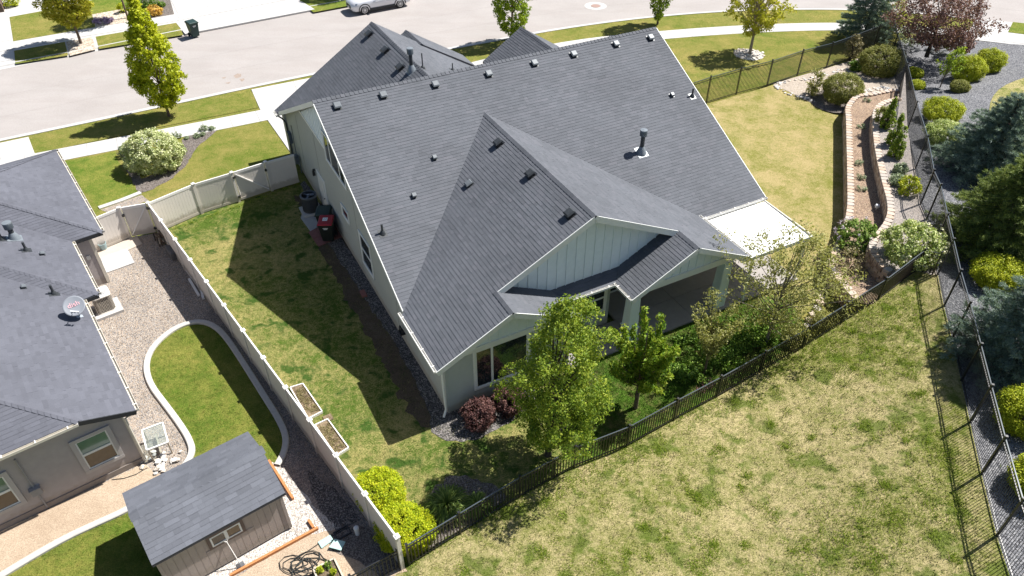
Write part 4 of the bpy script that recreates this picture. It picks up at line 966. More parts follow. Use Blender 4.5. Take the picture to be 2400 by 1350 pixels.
# ================================================================= PLANTS
def unit(a): return a/np.maximum(1e-9, np.linalg.norm(a, axis=1, keepdims=True))
def leaf_cloud(name, C, rad, per, size, mat, parent, aspect=.55, up=.35, outc=None, crnd=None, jit=.25, flat_=1.):
    """C: clump centres, rad: clump radius each, per: leaves in a clump; every leaf is a small folded diamond of its own"""
    n = len(C)*per; rad = np.broadcast_to(np.asarray(rad, float), (len(C),))
    D = unit(RNG.normal(size=(n, 3)))*(RNG.random((n, 1))**.45)
    D[:, 2] *= flat_
    Pp = np.repeat(C, per, 0)+D*np.repeat(rad, per)[:, None]
    N_ = RNG.normal(size=(n, 3)); N_ = unit(N_)+unit(D)*.45; N_[:, 2] += up
    if outc is not None: N_ += unit(Pp-outc)*.35
    N_ = unit(N_); T = unit(np.cross(N_, RNG.normal(size=(n, 3)))); B = np.cross(N_, T)
    s = size*(.65+.7*RNG.random((n, 1)))
    V = np.stack([Pp-T*s, Pp+B*s*aspect-N_*s*.12, Pp+T*s, Pp-B*s*aspect-N_*s*.12], 1).reshape(-1, 3)
    Fq = np.arange(n*4).reshape(-1, 4)
    cr = RNG.random(len(C)) if crnd is None else crnd
    r = np.clip(np.repeat(cr, per)*(1-jit*2)+jit+RNG.normal(0, jit, n), 0, 1)
    return link(name, npmesh(name, V, Fq, r), mat, parent)
def crown_pts(n, prof, z0, z1, inner=.45, lump=.22, seed=0):
    """clump centres in a crown whose radius at relative height t is prof(t)"""
    rs = np.random.default_rng(seed); out = []; ph = rs.random(8)*6.28
    while len(out) < n:
        t = rs.random(); rmax = prof(t); a = rs.random()*6.283
        if rs.random()*prof_max(prof) > rmax+.12: continue
        l = 1+lump*(math.sin(2*a+ph[0]+5*t)*.5+math.sin(3*a+ph[1]-9*t)*.4+math.sin(5*a+ph[2]+14*t)*.3)
        r = rmax*l*(inner+(1-inner)*math.sqrt(rs.random()))
        out.append((r*math.cos(a), r*math.sin(a), z0+(z1-z0)*t))
    return np.array(out)
_pm = {}
def prof_max(p):
    k = id(p)
    if k not in _pm: _pm[k] = max(p(i/20) for i in range(21))
    return _pm[k]
def lin(*pts):
    xs = [p[0] for p in pts]; ys = [p[1] for p in pts]
    f = lambda t: float(np.interp(t, xs, ys)); KEEP.append(f); return f
KEEP = []
def limbs(mb, z0, z1, C, n, r0, r1, trunk_r, zt, seed=0, bend=.3):
    rs = random.Random(seed)
    top = max(c[2] for c in C)
    mb.tube([(0, 0, -.06), (rs.uniform(-.03, .03), rs.uniform(-.03, .03), zt*.5), (0, 0, zt), (0, 0, zt+(top-zt)*.5), (0, 0, zt+(top-zt)*.85)], [trunk_r*1.25, trunk_r, trunk_r*.85, trunk_r*.45, .012], 8)
    for i in range(n):
        c = C[rs.randrange(len(C))]; h = max(zt*.85, min(top*.8, c[2]*.55+rs.uniform(-.2, .2)))
        b = Vector((0, 0, h)); e = Vector(c); m = b.lerp(e, .5)+Vector((0, 0, -bend*.2+.1*rs.random()))
        mb.tube([b, m, e], [r0, r0*.6, r1], 5, cap=False)
def tree(label, loc, h, zt, prof, n, per, lr, ls, lm, tr=.09, group=None, bk=None, nl=26, lump=.22, inner=.45, seed=1, cat='tree', name='tree', up=.35, aspect=.55, lean=(0, 0)):
    t = thing(name, label, cat, loc, 0, group)
    C = crown_pts(n, prof, zt, h, inner, lump, seed); f = np.clip((C[:, 2:3]-zt*.5)/(h-zt*.5), 0, 1)**1.2
    C[:, :2] += f*np.array([lean])
    mb = MB(); limbs(mb, zt, h, C, nl, tr*.38, .008, tr, zt, seed); mb.build('trunk', bk or bark, t, smooth=True)
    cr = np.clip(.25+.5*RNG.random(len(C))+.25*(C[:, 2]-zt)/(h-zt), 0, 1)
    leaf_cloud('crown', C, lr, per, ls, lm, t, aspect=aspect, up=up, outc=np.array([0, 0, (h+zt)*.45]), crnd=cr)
    return t
def shrub(label, loc, rx, h, lm, n=130, per=26, lr=.16, ls=.05, ry=None, rot=0., group=None, name='shrub', seed=1, prof=None, stems=12, up=.5, lump=.16, inner=.55, cat='shrub', bk=None, aspect=.55):
    t = thing(name, label, cat, loc, rot, group)
    prof = prof or DOME
    C = crown_pts(n, prof, .04, h-lr*.5, inner, lump, seed); C[:, 0] *= rx-lr*.4; C[:, 1] *= (ry or rx)-lr*.4
    if stems:
        mb = MB(); rs = random.Random(seed)
        for i in range(stems):
            c = C[rs.randrange(len(C))]; mb.tube([(rs.uniform(-.08, .08)*rx, rs.uniform(-.08, .08)*rx, -.05), (c[0]*.4, c[1]*.4, c[2]*.55), tuple(c)], [.022, .016, .006], 4, cap=False)
        mb.build('stems', bk or bark_dark, t)
    leaf_cloud('foliage', C, lr, per, ls, lm, t, up=up, outc=np.array([0, 0, h*.3]), aspect=aspect)
    return t
DOME = lin((0, .55), (.15, .88), (.35, 1), (.6, .93), (.8, .7), (.93, .42), (1, .15))
BALL = lin((0, .55), (.2, .85), (.5, 1), (.75, .85), (.92, .5), (1, .15))
CONE = lin((0, .8), (.15, 1), (.5, .62), (.8, .3), (1, .04))
def spruce(label, loc, h, r, lm, layers=26, seed=1, dens=1., tip=.06, group=None, bare=.0):
    t = thing('spruce_tree', label, 'tree', loc, random.Random(seed).random()*6, group); rs = np.random.default_rng(seed); Cs = []; Dr = []
    mb = MB(); mb.tube([(0, 0, -.05), (0, 0, h*.5), (0, 0, h*.97)], [.11, .07, .012], 8)
    for k in range(layers):
        z = h*(.03+.94*(k/layers)**1.0); L = r*(1-(k/layers))**.8*(1+.0*z)+.12; nb_ = max(5, int((9+5*(1-k/layers))*dens)); a0 = rs.random()*6.28
        for i in range(nb_):
            a = a0+6.283*i/nb_+rs.normal(0, .15); ln = L*(.78+.32*rs.random()); dz = -.18+.32*(k/layers)+rs.normal(0, .05); z_ = z+rs.normal(0, .05)
            e = np.array([math.cos(a)*ln, math.sin(a)*ln, dz*ln+.14*ln*ln/r]); mb.tube([(0, 0, z_), (e[0]*.5, e[1]*.5, z_+e[2]*.45), (e[0], e[1], z_+e[2])], [.018, .012, .004], 3, cap=False)
            m = int(9*ln/.5)+4; s = .22+.78*rs.random(m)**.75
            for q in s:
                side = rs.normal(0, .16)*ln*(1.15-q)+rs.normal(0, .03); c = np.array([e[0]*q-math.sin(a)*side, e[1]*q+math.cos(a)*side, z_+e[2]*q**1.3-abs(side)*.12])
                Cs.append(c); Dr.append([math.cos(a), math.sin(a), .25])
    mb.build('trunk', bark_dark, t)
    C = np.array(Cs); Dv = np.array(Dr); per = 13; n = len(C)*per                # needle sprays: slim blades fanning outwards
    d = unit(np.repeat(Dv, per, 0)+RNG.normal(0, .65, (n, 3))); p0 = np.repeat(C, per, 0)+RNG.normal(0, .028, (n, 3))
    L = (tip*(.8+.9*RNG.random((n, 1)))); w = unit(np.cross(d, RNG.normal(size=(n, 3))))*.011*(tip/.06)
    V = np.stack([p0-w, p0+w, p0+d*L*1.6], 1).reshape(-1, 3)
    rr = np.clip(np.repeat(RNG.random(len(C)), per)*.6+.2+RNG.normal(0, .18, n), 0, 1)
    link('needles', npmesh('needles', V, np.arange(n*3).reshape(-1, 3), rr, 3), lm, t); return t
def grass_tuft(label, loc, r, h, n, lm, name='ornamental_grass', cat='grass clump', seed=3, wid=.012, group=None):
    t = thing(name, label, cat, loc, 0, group); rs = np.random.default_rng(seed)
    a = rs.random(n)*6.283; u = rs.random(n)**.7; base = np.stack([np.cos(a)*r*.18*u, np.sin(a)*r*.18*u, np.zeros(n)], 1)
    a2 = a+rs.normal(0, .4, n); o = np.stack([np.cos(a2), np.sin(a2), np.zeros(n)], 1); rr = (r*(.4+.6*u))[:, None]; hh = (h*(.6+.4*rs.random(n))*(1.1-.5*u))[:, None]; z = np.array([[0, 0, 1.]])
    side = np.cross(o, z)*wid
    p1 = base+o*rr*.35+z*hh*.75; p2 = base+o*rr*.75+z*hh*.9; p3 = base+o*rr*1.05+z*hh*.5
    V = np.stack([base-side, base+side, p1+side, p1-side, p2+side, p2-side, p3+side*.2, p3-side*.2], 1).reshape(-1, 3)
    k = np.arange(n)[:, None]*8; Fq = np.concatenate([k+np.array([[0, 1, 2, 3]]), k+np.array([[3, 2, 4, 5]]), k+np.array([[5, 4, 6, 7]])])
    link('blades', npmesh('blades', V, Fq, np.tile(rs.random(n), 3)), lm, t); return t

L_gold = leafm('leaf_yellow_green', (.19, .25, .012), (.44, .49, .02), (.58, .58, .03))
L_gold2 = leafm('leaf_orange_green', (.20, .22, .02), (.42, .42, .03), (.56, .48, .06))
L_horn = leafm('leaf_bright_green', (0.090, 0.165, 0.015), (0.270, 0.375, 0.030), (0.405, 0.480, 0.045))
L_maple = leafm('leaf_young_maple', (.24, .26, .02), (.48, .48, .04), (.62, .56, .09))
L_pear = leafm('leaf_pear', (.070, .135, .016), (.20, .29, .030), (.38, .43, .055))
L_cherry = leafm('leaf_cherry', (.085, .18, .018), (.24, .35, .03), (.42, .45, .07))
L_airy = leafm('leaf_olive', (.15, .165, .05), (.32, .325, .10), (.48, .46, .20))
L_purple = leafm('leaf_purple', (.085, .045, .045), (.20, .11, .10), (.34, .21, .18), .25)
L_barb = leafm('leaf_barberry', (.045, .022, .022), (.13, .058, .055), (.24, .13, .11), .25)
L_vari = leafm('leaf_variegated', (.22, .29, .09), (.55, .59, .29), (.78, .78, .54), .3)
L_spirea = leafm('leaf_golden', (.17, .26, .010), (.46, .53, .014), (.64, .63, .03), .35)
L_olive = leafm('leaf_round_olive', (.12, .14, .03), (.25, .26, .055), (.40, .38, .13), .25)
L_lime = leafm('leaf_lime', (.20, .26, .014), (.42, .47, .024), (.58, .58, .05), .3)
L_green = leafm('leaf_mid_green', (0.060, 0.128, 0.018), (0.150, 0.270, 0.030), (0.300, 0.405, 0.075), .3)
L_vib = leafm('leaf_viburnum', (0.150, 0.210, 0.053), (0.405, 0.495, 0.150), (0.800, 0.800, 0.450), .3)
L_lilac = leafm('leaf_lilac', (0.068, 0.135, 0.021), (0.180, 0.285, 0.045), (0.360, 0.435, 0.120), .3)
L_flower = leafm('flower_lilac', (0.356, 0.281, 0.367), (0.518, 0.454, 0.540), (0.670, 0.616, 0.670), .2)
L_white = leafm('flower_cream', (0.540, 0.540, 0.367), (0.713, 0.691, 0.497), (0.799, 0.778, 0.605), .2)
L_blue = leafm('needle_blue', (.09, .14, .115), (.22, .30, .26), (.40, .48, .42), .3)
L_dark = leafm('needle_green', (.07, .115, .035), (.18, .24, .06), (.36, .40, .13), .3)
L_arb = leafm('needle_arborvitae', (0.075, 0.128, 0.015), (0.225, 0.315, 0.027), (0.360, 0.435, 0.045), .2)
L_sage = leafm('leaf_sage', (0.135, 0.180, 0.105), (0.270, 0.330, 0.195), (0.420, 0.465, 0.300), .2)
L_dry = leafm('twig_leaf', (0.150, 0.128, 0.075), (0.255, 0.225, 0.105), (0.360, 0.300, 0.150), .2)
L_orange = leafm('leaf_orange', (0.450, 0.255, 0.045), (0.675, 0.420, 0.075), (0.750, 0.540, 0.120), .3)
L_blade = leafm('blade_green', (0.060, 0.105, 0.018), (0.135, 0.210, 0.030), (0.270, 0.330, 0.075), .2)

L_blade2 = leafm('blade_fresh', (.16, .25, .025), (.25, .34, .035), (.36, .41, .07), .5)
# street trees
COL = lin((0, .30), (.10, .75), (.25, 1.0), (.42, 1.0), (.58, .8), (.72, .48), (.86, .26), (1, .07))
prA = lin(*[(t, COL(t)*1.42) for t in [i/12 for i in range(13)]])
tree('slim yellow-green street tree on the near verge', G(397, 272), 7.5, .75, prA, 470, 40, .24, .08, L_gold, .085, 'columnar street trees', seed=3, lump=.3, inner=.3)
prB = lin((0, .45), (.12, 1.1), (.3, 1.65), (.6, 1.55), (.85, .9), (1, .2))
tree('orange-tinged street tree across the road in a gravel square', G(190, 102), 6.4, 1.4, prB, 400, 36, .3, .09, L_gold2, .09, 'columnar street trees', seed=5, lump=.2)
prC = lin((0, .35), (.12, .95), (.3, 1.38), (.6, 1.45), (.85, .95), (1, .2))
tree('bright green columnar tree just behind the house roof', G(1200, 96), 6.6, .35, prC, 420, 30, .2, .075, L_horn, .09, 'columnar street trees', seed=6, lump=.12, inner=.4)
prD = lin((0, .18), (.15, .55), (.4, 1.15), (.7, 1.25), (.9, .8), (1, .2))
tree('bright green vase-shaped street tree beyond the roof corner', G(1541, 57), 6.2, .4, prD, 330, 28, .2, .075, L_horn, .08, 'columnar street trees', seed=7, lump=.12, inner=.4)
prE = lin((0, .5), (.12, 1.4), (.35, 2.0), (.6, 1.7), (.85, .9), (1, .2))
tree('sparse yellow-green young maple in a ring of pale stones', G(1757, 126), 6.0, 1.5, prE, 230, 26, .27, .085, L_maple, .10, seed=9, lump=.4, inner=.2, nl=60, bk=plain('maple_bark', (.27, .23, .18), .9, .15, 12.))
spruce('blue-green spruce beyond the front corner of the black fence', G(2022, 92, .1), 6.4, 2.15, L_blue, 26, 4)
prP = lin((0, .7), (.15, 2.0), (.4, 3.1), (.65, 2.9), (.85, 1.9), (1, .5))
tree('large purple-leaved crabapple beyond the tall fence', G(2172, 131, .5)+Vector((0, 0, 0)), 4.7, .8, prP, 680, 18, .32, .075, L_purple, .13, seed=11, lump=.3, nl=36, bk=bark_dark, inner=.25)
shrub('low purple shrub at the foot of the crabapple', G(2243, 118, .5), 1.0, 1.5, L_purple, 110, 22, .2, .07, seed=12)
shrub('sage green shrub left of the crabapple trunk', G(2135, 98, .4), 1.1, 1.2, L_sage, 90, 20, .2, .06, seed=13)
shrub('low lime ground cover behind the crabapple', G(2205, 106, .4), .9, .4, L_lime, 60, 20, .14, .06, seed=14)
shrub('yellow-green conifer shrub beside the blue spruce', G(2078, 78, .1), .95, 3.0, L_lime, 150, 24, .2, .06, seed=15)
# trees of the back garden
prF = lin((0, .4), (.08, .95), (.22, 1.5), (.42, 1.66), (.58, 1.5), (.72, 1.3), (.86, .9), (1, .2))
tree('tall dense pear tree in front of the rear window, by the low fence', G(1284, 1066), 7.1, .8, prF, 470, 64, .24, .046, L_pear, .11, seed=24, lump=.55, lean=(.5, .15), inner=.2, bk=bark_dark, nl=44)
def fingers(label, loc, arms, lm, per, ls, tr, seed, rad=.13, bk=None, stepc=.1, name='tree'):
    t = thing(name, label, 'tree', loc); mb = MB(); Cs = []; rs = np.random.default_rng(seed)
    zt = min(a[0] for a in arms); mb.tube([(0, 0, -.05), (0, 0, zt), (0, 0, zt+.9), (.03, 0, max(a[1][2] for a in arms)*.8)], [tr*1.2, tr, tr*.7, .01], 8)
    for zb, e, bow in arms:
        b = np.array([0, 0, zb]); e = np.array(e); m = b*.5+e*.5+np.array([e[0]*bow, e[1]*bow, -abs(bow)*.5]); pts = [(1-s)**2*b+2*s*(1-s)*m+s*s*e for s in np.linspace(0, 1, 7)]
        mb.tube([tuple(p) for p in pts], [tr*.4*(1-i/8) for i in range(7)], 5, cap=False)
        n = int(np.linalg.norm(e-b)/stepc)
        for s in np.linspace(.18, 1.02, max(4, n)): Cs.append((1-s)**2*b+2*s*(1-s)*m+s*s*e+rs.normal(0, .05, 3))
    mb.build('trunk', bk or bark, t, smooth=True)
    leaf_cloud('crown', np.array(Cs), rad, per, ls, lm, t, up=.1, aspect=.42); return t
rs_ = random.Random(4); arms = [(1.6, (-.15, .1, 4.75), .05), (1.5, (.55, .35, 4.25), .25), (1.4, (-.75, .2, 3.9), .3), (1.5, (.25, -.5, 4.0), .2), (1.3, (1.05, -.1, 3.2), .3), (1.2, (-1.15, -.3, 2.6), .3)]
for k in range(26):
    a = rs_.random()*6.28; r_ = rs_.uniform(.45, 1.15); arms.append((rs_.uniform(.9, 2.0), (math.cos(a)*r_, math.sin(a)*r_, rs_.uniform(1.5, 3.7)), .25))
fingers('upright cherry tree with finger-like branches near the patio edge', G(1489, 956), arms, L_cherry, 26, .065, .075, 5, rad=.135)
arms = [(.9+.05*k, (math.cos(k*2.4)*(.3+.035*k), math.sin(k*2.4)*(.3+.035*k), 1.7+.09*k), .15) for k in range(20)]
fingers('slender leaning sapling between the cherry and the airy tree', G(1650, 876), arms, L_airy, 15, .055, .045, 8, rad=.15)
prG = lin((0, .6), (.15, 1.5), (.35, 2.3), (.55, 2.4), (.75, 1.8), (.9, 1.0), (1, .3))
tree('wide airy olive-green tree in front of the white patio cover', G(1797, 801), 5.4, 1.0, prG, 430, 22, .27, .058, L_airy, .07, seed=31, lump=.45, inner=.1, nl=46, lean=(.5, .3), aspect=.45, bk=plain('grey_bark', (.22, .19, .155), .95, .2, 14.))
# near shrubs
shrub('big cream-variegated dogwood in the front mulch bed', G(370, 392), 1.6, 2.2, L_vari, 420, 42, .18, .055, ry=1.45, seed=41, inner=.7, lump=.1)
shrub('small sage shrub left of the variegated dogwood', G(297, 366), .45, .7, L_sage, 40, 20, .12, .045, seed=42)
shrub('golden spirea by the last white fence panels, upper of two', G(893, 1170), .82, 1.05, L_spirea, 480, 60, .13, .028, ry=.95, seed=43, rot=.9, group='golden spireas by the white fence', inner=.75, lump=.1)
shrub('golden spirea at the corner of the low black fence, lower of two', G(952, 1256), .88, 1.1, L_spirea, 540, 60, .13, .028, ry=1.0, seed=44, rot=.9, group='golden spireas by the white fence', inner=.75, lump=.1)
shrub('dark red barberry below the rear window, left of two', G(1122, 988), .68, 1.05, L_barb, 200, 44, .12, .034, seed=45, group='barberries below the rear window')
shrub('dark red barberry partly hidden behind the pear tree', G(1192, 958), .68, 1.05, L_barb, 200, 44, .12, .034, seed=46, group='barberries below the rear window')
grass_tuft('dark ornamental grass clump in the mulch behind the golden spirea', G(1050, 1195), .75, .8, 520, L_blade, seed=1, group='ornamental grasses')
grass_tuft('smaller ornamental grass clump nearer the low black fence', G(1120, 1190), .5, .5, 320, L_blade, seed=2, group='ornamental grasses')
for k, (px, py, r, lab) in enumerate(((479, 306, .28, 'small sage plant at the kerb end of the mulch bed'), (497, 304, .2, 'tiny green plant at the tip of the mulch bed'), (462, 322, .22, 'small grey-green plant in the middle of the mulch bed'), (475, 318, .16, 'tiny dark plant beside the small sage plant'), (438, 326, .14, 'tiny sprig in the mulch right of the dogwood'), (416, 322, .3, 'low green shrub tucked behind the dogwood'))):
    shrub(lab, G(px, py), r, r*1.3, L_sage, 26, 16, .09, .035, seed=50+k, name='plant', cat='plant', group='small plants in the mulch bed', stems=4)
# right-hand beds
def hz(px, py, f, z=.4):
    for _ in range(8): p = G(px, py, z); z = f(p.x, p.y)
    return Vector((p.x, p.y, z))
shrub('round olive willow shrub at the far end of the tan block wall', hz(1968, 236, h_bed), 1.3, 1.75, L_olive, 400, 76, .18, .034, seed=61, prof=BALL, inner=.8, lump=.05, group='clipped round shrubs')
shrub('round olive shrub against the tall fence beyond the cobbles', hz(2058, 172, h_bed), 1.55, 1.9, L_olive, 460, 76, .19, .034, seed=62, prof=BALL, ry=1.3, inner=.8, lump=.05, group='clipped round shrubs')
for k, (px, py, r, h, m, lab) in enumerate(((1902, 222, .6, 1.9, L_airy, 'thin yellowish sapling left of the round shrub'), (1992, 142, .65, 1.9, L_dry, 'thin bronze sapling by the black lawn fence'), (2003, 165, .5, .7, L_green, 'low green shrub between the two round shrubs'), (2008, 238, .42, .5, L_lime, 'bright green clump at the bend of the tan wall'))):
    shrub(lab, hz(px, py, h_bed), r, h, m, 60 if h > 1 else 50, 20, .17, .06, seed=70+k, prof=BALL, stems=14, inner=.2)
for k, (px, py, r, h, lab) in enumerate(((2066, 288, .55, 1.0, 'loose sage juniper at the top of the upper terrace'), (2102, 430, .45, .5, 'low sage plant beside the upper wall caps'), (2128, 452, .6, .9, 'yellow-green spirea between upper wall and tall fence'), (2108, 405, .35, .5, 'small green plant on the upper gravel terrace'))):
    shrub(lab, G(px, py, 1.56), r, h, (L_olive, L_sage, L_lime, L_sage)[k], 60, 22, .14, .05, seed=80+k)
for k, (px, py, h, lab) in enumerate(((2075, 299, 1.9, 'first pointed arborvitae on the upper terrace'), (2091, 338, 1.85, 'middle pointed arborvitae of three on the terrace'), (2097, 368, 1.8, 'nearest pointed arborvitae of three on the terrace'))):
    shrub(lab, G(px, py, 1.56), .42, h, L_arb, 110, 26, .1, .045, seed=90+k, prof=CONE, group='arborvitae on the terrace', inner=.4, name='arborvitae')
shrub('lilac bush with pale purple flowers over the lower wall', G(1998, 586, .5), 1.05, 1.6, L_lilac, 160, 28, .17, .06, seed=95)
lil = [o for o in bpy.data.objects if o.get('label', '').startswith('lilac bush')][0]
Cq = crown_pts(46, DOME, .4, 1.65, .95, .1, 5); Cq[:, :2] *= 1.05; leaf_cloud('flower', Cq, .09, 16, .035, L_flower, lil)
vib = shrub('large pale green viburnum covered in cream flowers by the tall fence', G(2130, 606, 1.56)+Vector((0, 0, -.1)), 1.35, 1.75, L_vib, 300, 32, .17, .055, seed=96, prof=BALL)
Cq = crown_pts(90, BALL, .3, 1.75, .95, .12, 6); Cq[:, :2] *= 1.3; leaf_cloud('flower', Cq, .07, 12, .04, L_white, vib)
shrub('half-bare twiggy bush between the lilac and the low fence', G(1985, 640, .5), .85, 1.3, L_dry, 80, 16, .18, .045, seed=97, stems=60, inner=.3, bk=bark)
shrub('low sprawling green bush at the foot of the lower wall', G(1935, 760, .2), .6, .6, L_airy, 60, 20, .16, .05, seed=98)
shrub('scruffy olive bush along the low fence right of the airy tree', G(1868, 800, .05), .7, .55, L_airy, 60, 20, .16, .05, seed=99)
shrub('small barberry sprig by the low fence below the sapling', G(1648, 905), .4, .35, L_barb, 24, 12, .12, .035, seed=100)
# low plants in the grass under the trees
PLB = ['low green perennial nearest the patio edge, left of the sapling', 'low green perennial behind the sapling by the patio', 'low green perennial right of the sapling top', 'low green perennial between the patio and the airy tree', 'low green perennial at the sapling foot, on its left', 'low green perennial right of the sapling foot', 'low green perennial left of the airy tree trunk', 'low green perennial between the cherry and the sapling']
for k, (px, py) in enumerate(((1600, 800), (1640, 800), (1690, 775), (1735, 760), (1620, 850), (1700, 830), (1740, 815), (1585, 870))):
    shrub(PLB[k], G(px, py), .42, .3, L_green, 34, 18, .13, .05, seed=110+k, group='shade perennials by the patio', name='plant', cat='plant', stems=0)
gcp = P((1575, 850), (1640, 800), (1760, 735), (1850, 740), (1850, 800), (1770, 860), (1660, 905), (1590, 900)); Cg = []
while len(Cg) < 420:
    x_, y_ = RNG.uniform(gcp[0].x, gcp[4].x), RNG.uniform(gcp[6].y-1, gcp[3].y+1)
    ins_ = False
    for i in range(len(gcp)):
        a_, b_ = gcp[i], gcp[(i+1) % len(gcp)]
        if (a_.y > y_) != (b_.y > y_) and x_ < (b_.x-a_.x)*(y_-a_.y)/(b_.y-a_.y)+a_.x: ins_ = not ins_
    if ins_ and math.sin(x_*2.1)*math.sin(y_*2.6)+RNG.normal(0, .4) > -.1: Cg.append((x_, y_, RNG.uniform(.06, .30)))
tag(leaf_cloud('ground_cover', np.array(Cg), .17, 20, .05, L_green, None, up=.5), kind='stuff')
for k, (px, py, lab) in enumerate(((2018, 300, 'first tiny sage tuft in the bark mulch terrace'), (2012, 385, 'sage tuft halfway along the bark mulch terrace'), (2016, 418, 'pair-like sage tuft in the lower bark mulch terrace'), (2018, 445, 'sage tuft nearest the lilac on the mulch terrace'), (2030, 238, 'dry sprig at the far bend of the mulch terrace'))):
    shrub(lab, G(px, py, .86), .26, .25, L_sage, 16, 14, .09, .035, seed=160+k, name='plant', cat='plant', stems=3)
# beyond the tall fence
def gr(px, py): return hz(px, py, h_right, 1.4)
for k, (px, py, r, h, m, lab) in enumerate((
    (2262, 186, 1.05, 1.6, L_lime, 'lime green rounded shrub beside the thin sapling'), (2312, 166, .95, 1.5, L_lime, 'lime green shrub nearest the dry grass patch'),
    (2246, 213, .55, .65, L_olive, 'small brownish ball shrub below the lime shrubs'), (2202, 278, 1.15, 1.2, L_lime, 'yellow-green spreading shrub in the grey gravel'),
    (2207, 335, 1.05, 1.2, L_vib, 'pale lime shrub beside the upper blue spruce'), (2330, 662, 1.1, 1.2, L_lime, 'lime shrub between dark pine and lower blue spruce'),
    (2380, 618, .9, 1.1, L_vib, 'pale green shrub at the right edge above the lime shrub'), (2395, 1000, 1.0, 1.5, L_lime, 'lime shrub hugging the tall fence at the right edge'),
    (2420, 1150, .9, 1.2, L_lime, 'lime shrub at the lower right edge of the picture'), (2142, 178, .5, .5, L_lime, 'low lime clump just behind the tall fence'), (2148, 206, .45, .45, L_lime, 'second low lime clump just behind the tall fence'))):
    shrub(lab, gr(px, py), r, h, m, 330, 66, .19, .034, seed=120+k, prof=BALL, inner=.7, lump=.12)
prS = lin((0, .3), (.3, .75), (.6, .6), (1, .1))
tree('thin leaning sapling among the lime shrubs', gr(2203, 205), 2.6, .9, prS, 70, 20, .18, .06, L_horn, .035, seed=33, lean=(.5, .1), inner=.2)
spruce('large blue spruce beyond the tall fence, upper right', gr(2312, 400), 4.3, 2.75, L_blue, 25, 41, 1.1)
spruce('broad dark green spruce at the right edge', gr(2338, 578), 4.8, 3.05, L_dark, 26, 42, 1.2)
spruce('blue-grey spruce against the tall fence, lower right', gr(2380, 850), 5.0, 2.6, L_blue, 22, 43, 1.2)
# across the street
shrub('orange shrub in the far mulch bed', G(366, 35), .6, .8, L_orange, 60, 20, .14, .06, seed=140)
shrub('small dark green plant in the far mulch bed', G(380, 16), .35, .5, L_green, 30, 18, .12, .05, seed=141)
shrub('round dark shrub at the shaded far lawn', G(345, 15), .9, 1.1, L_green, 90, 22, .18, .06, seed=142)
shrub('purple creeping flowers on the far rock bed', G(243, 52), .9, .25, leafm('flower_purple', (0.281, 0.173, 0.346), (0.454, 0.324, 0.518), (0.540, 0.432, 0.540), .2), 60, 20, .14, .05, ry=.6, seed=143, stems=0, cat='flowers', name='flower_bed')
shrub('small yellow shrub in front of the shaded far lawn', G(288, 30), .35, .8, L_gold, 30, 18, .13, .06, seed=144)
shrub('bright green bush at the top left corner', G(28, 14), .7, .9, L_lime, 60, 20, .16, .06, seed=145)
prQ = lin((0, .5), (.2, 1.4), (.5, 1.7), (.8, 1.2), (1, .2))
tree('shade tree whose thin trunk stands in the far rock bed', G(300, 42), 6.5, 2.9, prQ, 220, 24, .3, .09, L_horn, .07, seed=146)
tree('street tree shading the far verge above the parked car', G(835, -18), 6.0, 1.6, prQ, 220, 22, .3, .09, L_horn, .09, seed=147)

# --- grass as blades: rough field, and the patchy garden lawns
def blades(name, poly, n, m, hf, h, w, k=5, spread=.07, rnd_w=True, seed=1, skip=None, pts=None):
    if pts is not None: poly = [(-999, -999), (999, -999), (999, 999), (-999, 999)]
    rs = np.random.default_rng(seed); xs = [p[0] for p in poly]; ys = [p[1] for p in poly]; pv = [Vector(p) for p in poly]
    X = rs.uniform(min(xs), max(xs), n*3); Y = rs.uniform(min(ys), max(ys), n*3); pa = np.array([(p[0], p[1]) for p in poly]); ins = np.zeros(len(X), bool)
    for i in range(len(pa)):
        x1, y1 = pa[i]; x2, y2 = pa[(i+1) % len(pa)]; c = ((y1 > Y) != (y2 > Y)) & (X < (x2-x1)*(Y-y1)/(y2-y1+1e-12)+x1); ins ^= c
    X = X[ins][:n]; Y = Y[ins][:n]
    if pts is not None: X, Y = pts[:, 0], pts[:, 1]
    if skip is not None:
        kk = np.array([not skip(a, b) for a, b in zip(X, Y)]); X = X[kk]; Y = Y[kk]
    Z = np.array([hf(a, b) for a, b in zip(X, Y)]) if hf else np.zeros(len(X)); N = len(X)
    hs = h*(.4+.9*rs.random(N)**2)
    base = np.repeat(np.stack([X, Y, Z], 1), k, 0); M_ = N*k; base[:, :2] += rs.normal(0, spread, (M_, 2)); a = rs.random(M_)*6.283; hh = np.repeat(hs, k)*(.6+.6*rs.random(M_)); ln = hh*(.5+.9*rs.random(M_))
    d = np.stack([np.cos(a)*ln, np.sin(a)*ln, hh], 1); s = np.stack([-np.sin(a), np.cos(a), np.zeros(M_)], 1)*w
    V = np.stack([base-s, base+s, base+d], 1).reshape(-1, 3); V[:, 2] += 0
    o = link(name, npmesh(name, V, np.arange(M_*3).reshape(-1, 3), rs.random(M_), 3), m); tag(o, kind='stuff'); return o
blades('field_grass', field_poly, 30000, field_m, h_field, .06, .010, 5, .06, seed=2, skip=lambda x, y: y < 9.5)
def in_house(x, y):
    q = MH.inverted() @ Vector((x, y, 0)); return -.1 < q.x < 17.4 and -12.3 < q.y < 9.4
tg = []
